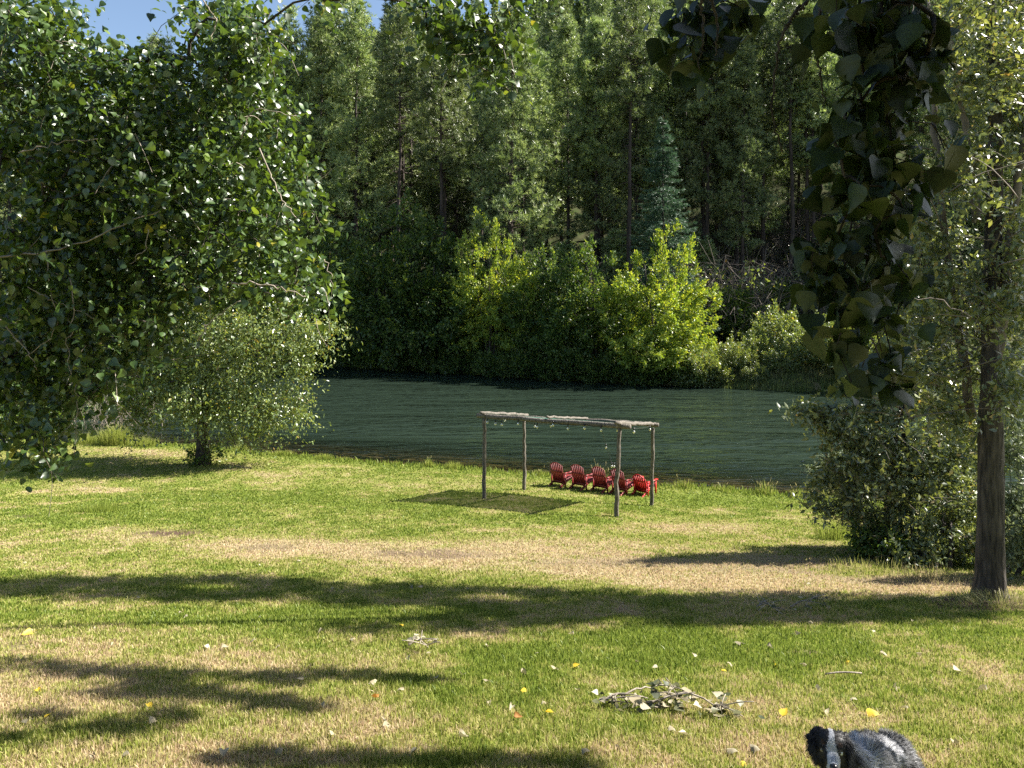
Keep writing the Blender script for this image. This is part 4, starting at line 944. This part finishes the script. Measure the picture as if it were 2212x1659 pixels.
# string lights
M_cord = plain("black cord", (.012, .012, .012), .5); M_sock = plain("bulb socket", (.015, .015, .015), .4)
mg, nt, b = newmat("clear bulb"); b.inputs["Base Color"].default_value = (.85, .86, .8, 1); b.inputs["Roughness"].default_value = .05; b.inputs["Transmission Weight"].default_value = .6
sl = thing("string_lights", "black cord of clear bulbs looped along the pergola beams with one loose end hanging", "string lights", base)
BX = [(293, 285), (370, 300), (433, 308), (462, 265), (590, 300), (750, 325), (775, 330), (905, 320), (930, 312), (1072, 345), (1232, 340), (1393, 360), (1550, 362), (1710, 378), (1865, 355), (1440, 530), (1495, 712), (1518, 712)]
cv = lambda a, b: ((1800 + a / 2.4578) / 1.8228, (1550 + b / 2.4578) / 1.8228)
def dist_for(px, i):
    back = i in (3, 5, 7, 12, 13, 14, 15, 16, 17); a, c = (top['BL'], top['BR']) if back else (top['FL'], top['FR'])
    if i in (13, 14): a, c = top['FR'], top['BR']
    pa, pc = proj(*a)[0], proj(*c)[0]; t = np.clip((px - pa) / (pc - pa), 0, 1); s = (t / c[1]) / (t / c[1] + (1 - t) / a[1]) if False else t * a[1] / (t * a[1] + (1 - t) * c[1]); return a[1] + (c[1] - a[1]) * s
cord = MB(); bulbs = []
for i, (a, c) in enumerate(BX):
    px, py = cv(a, c); d = dist_for(px, i) - .1; bulbs.append((W(px, py - 3.2, d), i))
line = [p + [0, 0, .10] for p, i in bulbs[:15]]
for a, c in zip(line[:-1], line[1:]): cord.tube(path([a, (a + c) / 2 - [0, 0, .05], c], 7), .009, 4)
cord.tube(path([bulbs[11][0] + [0, 0, .1], bulbs[15][0] + [-.02, 0, .1], bulbs[16][0] + [0, 0, .1], bulbs[17][0] + [0, 0, .1]], 16), .006, 4)
cord.build("cord", M_cord, sl, base)
for p, i in bulbs:
    s = MB(); s.tube([p + [0, 0, .11], p + [0, 0, .03]], [.022, .025], 7); k = MB(); k.tube([p + [0, 0, .03], p + [0, 0, 0], p - [0, 0, .03], p - [0, 0, .06], p - [0, 0, .075]], [.018, .034, .04, .028, .004], 9)
    bo = k.build("bulb", mg, sl, base, True); so = s.build("socket", M_sock, bo, base)

# ------------------------------------------------------------------ red garden chairs
def chairmat(name, c, c2):
    m, nt, b = newmat(name); g = N(nt, "ShaderNodeTexCoord"); nz = N(nt, "ShaderNodeTexNoise"); nz.inputs["Scale"].default_value = 9; nz.inputs["Detail"].default_value = 5; nt.links.new(g.outputs["Object"], nz.inputs[0])
    r = ramp(nt, [(.35, c), (.7, c2)], nz.outputs["Fac"]); nt.links.new(r.outputs[0], b.inputs["Base Color"]); b.inputs["Roughness"].default_value = .5; return m
M_red = chairmat("faded red paint", (.15, .012, .012), (.24, .03, .026)); M_red2 = chairmat("bright red plastic", (.36, .008, .007), (.45, .014, .012))
def rotx(a): c, s = math.cos(a), math.sin(a); return np.array([[1, 0, 0], [0, c, -s], [0, s, c]])
def chair(mat, label, fan=False):
    """faces +Y; back leans to -Y"""
    root = thing("garden_chair", label, "garden chair", group="red garden chairs in a row by the river")
    sw = .56; Rb = rotx(math.radians(21 if not fan else 24)); hinge = np.array([0, -.20, .14])
    bk = MB(); n = 7
    for k in range(n):
        u = (k - (n - 1) / 2) / ((n - 1) / 2); L = (.88 if not fan else .80) - (.09 if not fan else .16) * abs(u) ** 2.2 ; w = .066
        a = math.radians(u * (2.2 if not fan else 6)); ca, sa = math.cos(a), math.sin(a); Ra = np.array([[ca, 0, sa], [0, 1, 0], [-sa, 0, ca]])
        c = np.array([u * .215 * (1 if not fan else .92), (.0 if not fan else -.03 * (1 - u * u)), L / 2]); c = c + (Ra - np.eye(3)) @ np.array([0, 0, L / 2])
        bk.box(hinge + Rb @ c, (w, .02, L), Rb @ Ra)
    for k in range(n):                                       # rounded tip of each slat
        u = (k - (n - 1) / 2) / ((n - 1) / 2)
    bk.build("backrest", mat, root)
    fr = MB()
    # rounded top rail following the slat ends, two cross rails behind
    P = []
    for u in np.linspace(-1.1, 1.1, 13):
        L = (.885 if not fan else .805) - (.09 if not fan else .16) * abs(u) ** 2.2; P.append(hinge + Rb @ np.array([u * (.235 if fan else .225), 0, L]))
    fr.tube(P, .017, 5)
    for zz, ww in ((.09, .48), (.53, .52)): fr.box(hinge + Rb @ np.array([0, -.026, zz]), (ww, .028, .06), Rb)
    fr.build("back_rail", mat, root)
    se = MB(); 
    for k in range(7):
        y = -.2 + k * .095; z = .25 + (y + .2) * .2; se.box((0, y, z), (.52, .082, .02), rotx(math.radians(11)))
    se.box((0, .46, .355), (.52, .02, .08)); se.build("seat", mat, root)
    for s in (-1, 1):
        lg = MB(); P = path([(s * .25, -.62, .015), (s * .25, -.35, .14), (s * .25, 0, .25), (s * .25, .45, .33)], 9)
        for a, c in zip(P[:-1], P[1:]):
            v = c - a; el = math.atan2(v[2], v[1]); lg.box((a + c) / 2, (.028, np.linalg.norm(v) + .01, .085), rotx(el))
        lg.build("rear_leg", mat, root)
        fl = MB(); fl.box((s * .29, .40, .27), (.028, .10, .54)); fl.build("front_leg", mat, root)
        bp = MB(); bp.box((s * .31, -.26, .28), (.028, .075, .56)); bp.build("arm_post", mat, root)
        ar = MB(); ar.box((s * .33, .14, .575), (.11, .60, .022)); ar.box((s * .315, -.25, .575), (.08, .24, .024)); ar.box((s * .31, .38, .53), (.03, .06, .07)); ar.build("armrest", mat, root)
    return root
ch = chair(M_red, "x"); ch2 = chair(M_red2, "x", True)
CH = [(1214, 1050, 36, "leftmost red slatted garden chair in the row"), (1259, 1055, 37, "second red slatted garden chair from the left in the row"), (1304, 1060, 36, "middle red slatted garden chair, third of the five"), (1346, 1066, 40, "fourth red slatted garden chair, partly hidden behind the near pergola post")]
for i, (px, py, yaw, lab) in enumerate(CH):
    p = ground_at(px, py); o = ch if i == 0 else dup(ch, (0, 0, 0)); o.location = tuple(p + [0, 0, .01]); o.rotation_euler = (math.radians(-2), 0, math.radians(-yaw)); o['label'] = lab; o.scale = (1.06,) * 3
ch2.location = tuple(ground_at(1392, 1068) + [0, 0, .01]); ch2.rotation_euler = (0, 0, math.radians(-40)); ch2['label'] = "brighter red round backed garden chair at the right end of the row"

# ------------------------------------------------------------------ fallen leaves and twigs
M_dl = leafmat("pale dry leaf", [(0, (.24, .2, .12)), (1, (.42, .38, .27))], .2, .6, .3, (1, 1, .8)); M_yl = leafmat("yellow leaf", [(0, (.6, .42, .03)), (1, (.75, .55, .06))], .3, .5, .4, (1, 1, .6)); M_ol = leafmat("orange brown leaf", [(0, (.28, .12, .03)), (1, (.4, .2, .05))], .2, .6, .3, (1, 1, .6)); M_gl = leafmat("wilted green leaf", [(0, (.03, .042, .015)), (1, (.12, .12, .05))], .2, .5, .4, (1, 1, .6))
def fallen(mat, seed, curl):
    rng = rng_(seed); V = DELT_V.copy(); V[:, 2] += curl * (V[:, 0] ** 2) * 2 + rng.normal(size=len(V)) * .03 + curl * .5 * (V[:, 1] - .5) ** 2; V[:, 0] *= 1 - .25 * abs(curl)
    V = V * .085; V[:, 2] -= V[:, 2].min()
    return mesh("fallen_leaf", V, DELT_F, mat, None, {'rnd': rng.random(len(V))})
LK = {'p': [fallen(M_dl, 401, 1.2), fallen(M_dl, 402, .6), fallen(M_dl, 403, -.8)], 'y': [fallen(M_yl, 404, .5), fallen(M_yl, 405, -.4)], 'o': [fallen(M_ol, 406, .9)]}
usedl = set(); rl = rng_(410)
def leaf(px, py, k, label, s=1.):
    src = LK[k][rl.integers(len(LK[k]))]; g = ground_at(px, py)
    if src.name in usedl: o = src.copy(); C.objects.link(o)
    else: o = src; usedl.add(src.name)
    o.location = tuple(g + [0, 0, .022 + .02 * rl.random()]); o.rotation_euler = (rl.normal() * .35, rl.normal() * .35, rl.random() * 6.3); s *= .7 + .3 * rl.random(); o.scale = (s,) * 3
    tag(o, label, "fallen leaf", "fallen leaves on the lawn")
leaf(67, 1376, 'y', "large bright yellow fallen leaf near the left edge of the lawn", 1.5); leaf(318, 1533, 'y', "pale yellow curled fallen leaf in the left foreground beside the patchy shade"); leaf(1673, 1443, 'y', "upright yellow fallen leaf below the brown bare spot at right", 1.2); leaf(1872, 1552, 'y', "bright yellow fallen leaf on the grass behind the dog", 1.1)
leaf(829, 1573, 'p', "large whitish fallen leaf in the bottom centre left grass", 1.4); leaf(699, 1541, 'p', "pale green whitish fallen leaf left of the large whitish one", 1.2); leaf(814, 1545 - 24, 'o', "orange brown fallen leaf above the large whitish leaf", 1.1); leaf(1778, 1549, 'p', "pale pointed fallen leaf just above the dog's head"); leaf(1690, 1560, 'y', "pair coloured light yellow fallen leaf left of the dog's head")
leaf(440, 1413 - 7, 'p', "pale crumpled leaf on the straw patch in the left foreground", 1.2); leaf(1720, 1377, 'p', "pale leaf at the sunny edge of the broad shadow, right part"); leaf(1110, 1560, 'o', "small orange leaf in the middle foreground"); leaf(800, 1487, 'p', "lone pale leaf in the sun right of the short shadow streaks")
for px, py in [(240, 1402), (480, 1408), (530, 1393), (600, 1405), (295, 1300), (395, 1330), (398, 1340), (560, 1343), (910, 1272), (885, 1272), (1015, 1275), (720, 1275), (1430, 1275), (1750, 1268), (655, 1475), (945, 1478), (1000, 1470), (1055, 1482), (1125, 1462), (1165, 1418), (1240, 1500), (1170, 1530), (1105, 1540), (1055, 1525), (1240, 1380),
               (1580, 1445), (1655, 1402), (1730, 1445), (1905, 1418), (1990, 1425), (1770, 1490), (1925, 1490), (1845, 1520), (1960, 1545), (2060, 1620), (1490, 1600), (1455, 1590), (1570, 1635), (1640, 1640), (990, 1600), (900, 1630), (480, 1640), (600, 1630), (720, 1600), (870, 1500), (330, 1575), (200, 1640), (60, 1570), (280, 1645), (1270, 1640), (1340, 1625), (2130, 1500), (2060, 1460), (1880, 1370), (1970, 1350), (1750, 1350), (1600, 1400), (1500, 1430), (1380, 1440), (760, 1390), (700, 1370), (200, 1365), (50, 1220), (560, 1225), (640, 1215), (1420, 1450), (1200, 1455), (1050, 1405), (930, 1390)]:
    leaf(px + rl.normal() * 3, py, 'p', "pale dry fallen leaf in the lawn, " + (("left part ", "middle part ", "right part ")[int(np.digitize(px, [740, 1480]))] + ("beyond the broad shadow", "in or by the broad shadow", "of the near grass")[int(np.digitize(py, [1240, 1360]))]), .75 + .4 * rl.random())
for px, py in [(1130, 1505), (1180, 1550), (1600, 1655), (80, 1500), (100, 1560), (1830, 1438), (1240, 1448), (870, 1360), (1560, 1455)]:
    leaf(px, py, 'y', "small yellowish fallen leaf on the near grass, " + ("left", "middle", "right")[int(np.digitize(px, [740, 1400]))] + " part", .8)
def litter_branch(px, py, label, seed, L=.7, n=42, mats=(M_gl, M_dl)):
    rng = rng_(seed); g = ground_at(px, py) + [0, 0, .04]; root = thing("fallen_branch", label, "fallen branch", g); mb = MB(); a = rng.random() * .5 - .25
    P = path([[-L * .5, 0, .03], [0, .05, .09], [L * .5, -.05 + a, .05]], 12, .008, rng); mb.tube(P, np.linspace(.012, .004, 12), 5); tips = []
    for k in range(7):
        i = rng.integers(0, 11); e = P[i] + rng.normal(size=3) * np.array([.18, .15, .05]) + [.1, 0, .05]; mb.tube(path([P[i], (P[i] + e) / 2 + [0, 0, .02], e], 5), .0045, 4); tips += [e, (P[i] + e) / 2]
    mb.build("twig", M_twig, root)
    for m, f in zip(mats, (.5, .5)):
        a = np.array(tips)[rng.integers(0, len(tips), int(n * f))]; V, Fa, r, _ = leaves(a, rng, 1, .13, .068, FINE_V, FINE_F, 0, .35, zs=.25); V[:, 2] = .005 + np.abs(V[:, 2]) * .5
        mesh("wilted_leaves" if m is M_gl else "dry_leaves", V, Fa, m, root, {'rnd': r})
litter_branch(1370, 1535, "fallen twig with wilted dark green leaves, left of the two on the near grass", 501, .55, 60)
litter_branch(1490, 1540, "fallen twig with bleached pale leaves, right of the two on the near grass", 502, .7, 64, (M_dl, M_gl))
litter_branch(905, 1409, "small clump of pale dead leaves on a twig in the bright green grass", 503, .22, 14, (M_dl, M_dl))
litter_branch(1655, 1322, "clump of grey dead leaves in the broad shadow, left one", 504, .25, 12, (M_dl, M_gl)); litter_branch(1735, 1322, "clump of grey dead leaves in the broad shadow near the right", 505, .35, 16, (M_dl, M_gl))
s = MB(); g = ground_at(1815, 1467); s.tube(path([[-.14, 0, .04], [0, .01, .06], [.2, .0, .05]], 6), .008, 5); o = s.build("stick", M_twig); o.location = tuple(g); tag(o, "short pale stick on the sunny grass at right", "stick")
rk = rng_(520)
for k, (px, py) in enumerate([(20, 940), (48, 943), (75, 940)]):
    d = 43.0; p = W(px, py, d); bm = MB(); th = np.linspace(0, math.pi, 7); ph = np.arange(9) * 6.283 / 9
    V = np.array([[math.sin(a) * math.cos(b), math.sin(a) * math.sin(b), math.cos(a)] for a in th for b in ph]); V *= (1 + .25 * rk.normal(size=(len(V), 1))) ; V *= np.array([.5, .35, .2])
    i, j = np.meshgrid(range(6), range(9), indexing='ij'); f = np.stack([i * 9 + j, i * 9 + (j + 1) % 9, (i + 1) * 9 + (j + 1) % 9, (i + 1) * 9 + j], -1).reshape(-1, 4)
    if k == 0: M_rock = plain("pale river stone", (.38, .36, .33), .9, .2, .3, 6)
    o = mesh("river_stone", V, f, M_rock, smooth_=False); o.location = (p[0], p[1], float(gz(p[0], p[1])) + .1); tag(o, ["leftmost pale stone at the water edge by the left picture edge", "middle one of the three pale stones at the left water edge", "right one of the three pale stones at the left water edge"][k], "stone", "pale stones at the water edge")
# ------------------------------------------------------------------ dog
def make_dog():
    rng = rng_(900)
    O = np.array([1.72, 3.5, float(gz(1.72, 3.5))])
    root = thing("dog", "shaggy grey, black and white merle dog with a white blaze looking up", "dog", O)
    eye_mid = W(1796, 1622, 3.2)
    az = norm(np.array([-.33, -1, 0])); pit = math.radians(14)
    f = az * math.cos(pit) + np.array([0, 0, math.sin(pit)]); r = norm(np.cross(np.array([0, 0, 1.]), -az)); r = r if r[0] > 0 else -r; u = norm(np.cross(r, f)); u = u if u[2] > 0 else -u
    Hc = eye_mid - f * .045
    H = lambda x, y, z: Hc + r * x + f * y + u * z                    # head frame: right, forward, up
    S = []
    def cap(a, b, ra, rb, n=None):
        a, b = np.array(a), np.array(b); n = n or max(2, int(np.linalg.norm(b - a) / (min(ra, rb) * .3)) + 1)
        for t in np.linspace(0, 1, n): S.append((a + (b - a) * t, ra + (rb - ra) * t))
    cap(H(0, -.03, -.005), H(0, .0, .0), .072, .066); cap(H(-.026, .0, .012), H(.026, .0, .012), .055, .055)   # skull
    cap(H(-.035, .005, -.03), H(.035, .005, -.03), .042, .042)          # cheeks
    cap(H(0, .03, -.022), H(0, .115, -.045), .037, .025); cap(H(0, .02, -.05), H(0, .10, -.066), .028, .016)    # muzzle, jaw
    cap(H(-.028, .032, .02), H(-.03, .03, .02), .018, .018); cap(H(.028, .032, .02), H(.03, .03, .02), .018, .018)  # brows
    for s in (-1, 1):                                                    # folded hanging ears
        P = [H(s * .045, -.03, .055), H(s * .062, -.012, .056), H(s * .073, .002, .03), H(s * .077, .008, -.022)]; R = [.015, .016, .016, .009]
        for a, b, ra, rb in zip(P[:-1], P[1:], R[:-1], R[1:]): cap(a, b, ra, rb)
    sh = np.array([1.70, 3.46, -2.27]); hip = np.array([2.06, 3.86, -2.50])
    cap(H(0, -.06, -.02), sh + [-.04, -.03, -.0], .068, .105)             # neck
    cap(sh, hip, .125, .115, 22); cap(sh + [-.02, -.02, -.08], (sh + hip) / 2 + [0, 0, -.05], .12, .11)   # chest and back
    ax = norm(hip - sh) * np.array([1, 1, 0]); ax = norm(ax); sd = np.array([-ax[1], ax[0], 0])
    gd = lambda p: np.array([p[0], p[1], float(gz(p[0], p[1]))])
    for s in (-1, 1):
        e = sh + sd * s * .075 + [0, 0, -.12]; el = e - ax * .01 + [0, 0, -.09]; ft = gd(el - ax * .02)
        cap(e, el, .055, .036); cap(el, ft + [0, 0, .1], .034, .023); cap(ft + [0, 0, .1], ft + [0, 0, .025], .022, .024); cap(ft + [0, 0, .022], ft - ax * .045 + [0, 0, .02], .026, .02)
        t = hip + sd * s * .065 + [0, 0, -.03]; kn = t - ax * .06 + [0, 0, -.12]; ft = gd(t + ax * .03); hk = ft + ax * .03 + [0, 0, .11]
        cap(t, kn, .08, .05); cap(kn, hk, .045, .024); cap(hk, ft + [0, 0, .025], .021, .022); cap(ft + [0, 0, .022], ft - ax * .05 + [0, 0, .02], .026, .02)
    cap(hip + ax * .09 + [0, 0, .02], hip + ax * .16 + [0, 0, .0], .045, .03)
    th = np.linspace(0, math.pi, 9); ph = np.arange(12) * 2 * math.pi / 12
    sv = np.array([[math.sin(a) * math.cos(b), math.sin(a) * math.sin(b), math.cos(a)] for a in th for b in ph])
    i, j = np.meshgrid(range(8), range(12), indexing='ij'); sf = np.stack([i * 12 + j, (i + 1) * 12 + j, (i + 1) * 12 + (j + 1) % 12, i * 12 + (j + 1) % 12], -1).reshape(-1, 4)
    V = np.vstack([sv * rad + c - O for c, rad in S]); Fa = np.vstack([sf + k * len(sv) for k in range(len(S))])
    raw = mesh("body_raw", V, Fa); md = raw.modifiers.new("r", 'REMESH'); md.mode = 'VOXEL'; md.voxel_size = .0075
    s2 = raw.modifiers.new("s", 'SMOOTH'); s2.iterations = 4; s2.factor = .6
    dg = bpy.context.evaluated_depsgraph_get(); me = bpy.data.meshes.new_from_object(raw.evaluated_get(dg)); bpy.data.objects.remove(raw)
    n = len(me.vertices); co = np.zeros(n * 3, np.float32); me.vertices.foreach_get("co", co); co = co.reshape(-1, 3).astype(float)
    nrm = np.zeros(n * 3, np.float32); me.vertices.foreach_get("normal", nrm); nrm = nrm.reshape(-1, 3).astype(float)
    def colour(P, jit):
        w = P + O; q = w - Hc; hx, hf, hu = q @ r, q @ f, q @ u
        n1 = fbm(w[:, 0] * 16 + w[:, 2] * 11, w[:, 1] * 16 - w[:, 2] * 13 + 50); n2 = fbm(w[:, 0] * 55, w[:, 2] * 55 + w[:, 1] * 30)
        m = (n1 - .5) * 3.4 + (n2 - .5) * 1.6 + .42 + jit
        m = np.clip(m, 0, 1)[:, None]; col = np.array([.018, .018, .02]) * (1 - m) + np.array([.38, .38, .40]) * m ** 2.0      # merle coat
        dh = np.linalg.norm(q - 0, axis=1); head = (dh < .16) & (hf > -.10)
        col[head] = np.array([.012, .011, .012])
        bl = head & (np.abs(hx - .003 + .004 * np.sin(hu * 60)) < np.interp(hf, [-.1, 0, .05, .08, .2], [.010, .010, .013, .028, .034])) & ((hu > -.035) | (hf > .05))
        col[bl] = np.array([.40, .41, .43])
        tan = head & (np.abs(np.abs(hx) - .034) < .008) & (np.abs(hu - .03) < .007) & (hf > 0); col[tan] = np.array([.05, .028, .018])
        d2 = (w - (sh + Hc) / 2); along = q @ norm(sh - Hc)
        white = (~head) & (along > .13) & (along < .24) & (w[:, 2] < sh[2] + .05 + .03 * (n1 - .5)) & ((w - sh) @ ax < .02)
        col[white] = np.array([.42, .43, .45]) * (.8 + .2 * n2[white, None])
        wp = W(1872, 1645, 3.36) - w; white = (~head) & (np.sqrt((wp[:, 0] / .042) ** 2 + (wp[:, 1] / .14) ** 2 + (wp[:, 2] / .06) ** 2) + (n2 - .5) * .3 < 1); col[white] = np.array([.5, .51, .53])
        dark = (~head) & (along <= .12) & ~white; col[dark] = np.array([.02, .02, .022])
        low = (w[:, 2] < -2.58); col[low] = np.array([.5, .48, .45])
        return col
    m_, nt, b = newmat("dog fur"); at = N(nt, "ShaderNodeAttribute", attribute_name="col"); nt.links.new(at.outputs["Color"], b.inputs["Base Color"]); b.inputs["Roughness"].default_value = .55; b.inputs["Specular IOR Level"].default_value = .35
    me.materials.clear(); me.materials.append(m_); a = me.attributes.new("col", 'FLOAT_COLOR', 'POINT'); a.data.foreach_set("color", np.hstack([colour(co, 0), np.ones((n, 1))]).astype(np.float32).ravel())
    me.polygons.foreach_set("use_smooth", np.ones(len(me.polygons), bool)); me.name = "body"; bo = bpy.data.objects.new("body", me); C.objects.link(bo); bo.parent = root
    # fur strands
    me.calc_loop_triangles(); lt = np.zeros(len(me.loop_triangles) * 3, np.int32); me.loop_triangles.foreach_get("vertices", lt); lt = lt.reshape(-1, 3)
    A = np.linalg.norm(np.cross(co[lt[:, 1]] - co[lt[:, 0]], co[lt[:, 2]] - co[lt[:, 0]]), axis=1); k = 150000
    ti = rng.choice(len(lt), k, p=A / A.sum()); bc = rng.dirichlet([1, 1, 1], k)
    P = (co[lt[ti]] * bc[:, :, None]).sum(1); Nn = norm((nrm[lt[ti]] * bc[:, :, None]).sum(1))
    w = P + O; q = w - Hc; hx, hf, hu = q @ r, q @ f, q @ u
    face = (np.linalg.norm(q, axis=1) < .17) & (hf > -.02); headm = (np.linalg.norm(q, axis=1) < .16) & (hf > -.10)
    ear = headm & (np.abs(hx) > .056); top_ = headm & (np.abs(hx) > .03) & (hu > .05)
    near_eye = np.minimum(np.linalg.norm(w - H(-.0365, .05, -.002), axis=1), np.linalg.norm(w - H(.0365, .05, -.002), axis=1)) < .0145
    nose = np.linalg.norm(w - H(0, .135, -.04), axis=1) < .022
    L = np.full(k, .042) + .022 * rng.random(k); L[headm] = .010 + .007 * rng.random(headm.sum()); L[face] = .006 + .004 * rng.random(face.sum())
    L[ear] = .022 + .022 * rng.random(ear.sum()); L[top_] = .008 + .010 * rng.random(top_.sum()); al = q @ norm(sh - Hc); ruff = (~headm) & (al < .27); L[ruff] = .035 + .025 * rng.random(ruff.sum())
    keep = ~(near_eye | nose)
    flow = np.tile(ax + np.array([0, 0, -.55]), (k, 1)); flow[headm] = -f + np.array([0, 0, -.15]); flow[ear] = np.array([0, 0, -1.]) + .3 * r * np.sign(hx[ear])[:, None]; flow[ruff] = ax * .5 + np.array([0, 0, -.9])
    sw = np.stack([fbm(w[:, 0] * 25, w[:, 2] * 25), fbm(w[:, 1] * 25 + 9, w[:, 2] * 25), fbm(w[:, 0] * 25 + 31, w[:, 1] * 25)], 1) - .5
    D = norm(Nn * .45 + norm(flow - (flow * Nn).sum(1)[:, None] * Nn) + rng.normal(size=(k, 3)) * .15 + sw * 2.2)
    P, D, L, Nn = P[keep], D[keep], L[keep], Nn[keep]; k = len(P); s = norm(np.cross(D, Nn + rng.normal(size=(k, 3)) * .4)) * (.0008 + .0005 * rng.random((k, 1)))
    tipd = norm(D + np.array([0, 0, -.25])); mid = P + D * L[:, None] * .55
    V = np.stack([P - s - Nn * .002, P + s - Nn * .002, mid - s * .8, mid + s * .8, mid + tipd * L[:, None] * .5], 1).reshape(-1, 3)
    b_ = (np.arange(k) * 5)[:, None]; cj = colour(P, rng.normal(size=k) * .22); cj *= (.75 + .5 * rng.random((k, 1)))
    mesh("fur", V, [b_ + np.array([[0, 1, 3, 2]]), b_ + np.array([[2, 3, 4]])], m_, bo, {'col': np.repeat(cj, 5, 0)})
    # eyes and nose
    me_ = plain("pale eye", (.5, .54, .54), .08, .8, .05); mp_ = plain("pupil", (.004, .004, .004), .05, .8); mn = plain("wet nose", (.008, .008, .009), .25, .6)
    for s in (-1, 1):
        c = H(s * .0365, .041, -.002); mb = MB(); mb.add(sv * .0125 + c - O, f4=sf[:, ::-1]); e = mb.build("eye", me_ if s > 0 else plain("amber eye", (.2, .17, .13), .08, .8, .05), bo, None, True)
        dn = norm(norm(-c) + f * .6); mb = MB(); mb.add((sv * np.array([.0055, .0055, .0055])) + c + dn * .0088 - O, f4=sf[:, ::-1]); mb.build("pupil", mp_, bo, None, True)
    mb = MB(); mb.add(sv * .019 @ np.diag([1, .8, .75]) + H(0, .137, -.036) - O, f4=sf[:, ::-1]); mb.build("nose", mn, bo, None, True)
    print("dog proj", [tuple(np.round(proj(*p), 0)) for p in (H(-.0365, .046, 0), H(.0365, .046, 0), H(0, .137, -.036), H(0, -.02, .07), H(-.1, 0, 0), H(.1, 0, 0), sh + [0, 0, .125], hip + [0, 0, .115], hip + ax * .11)], O)
make_dog()
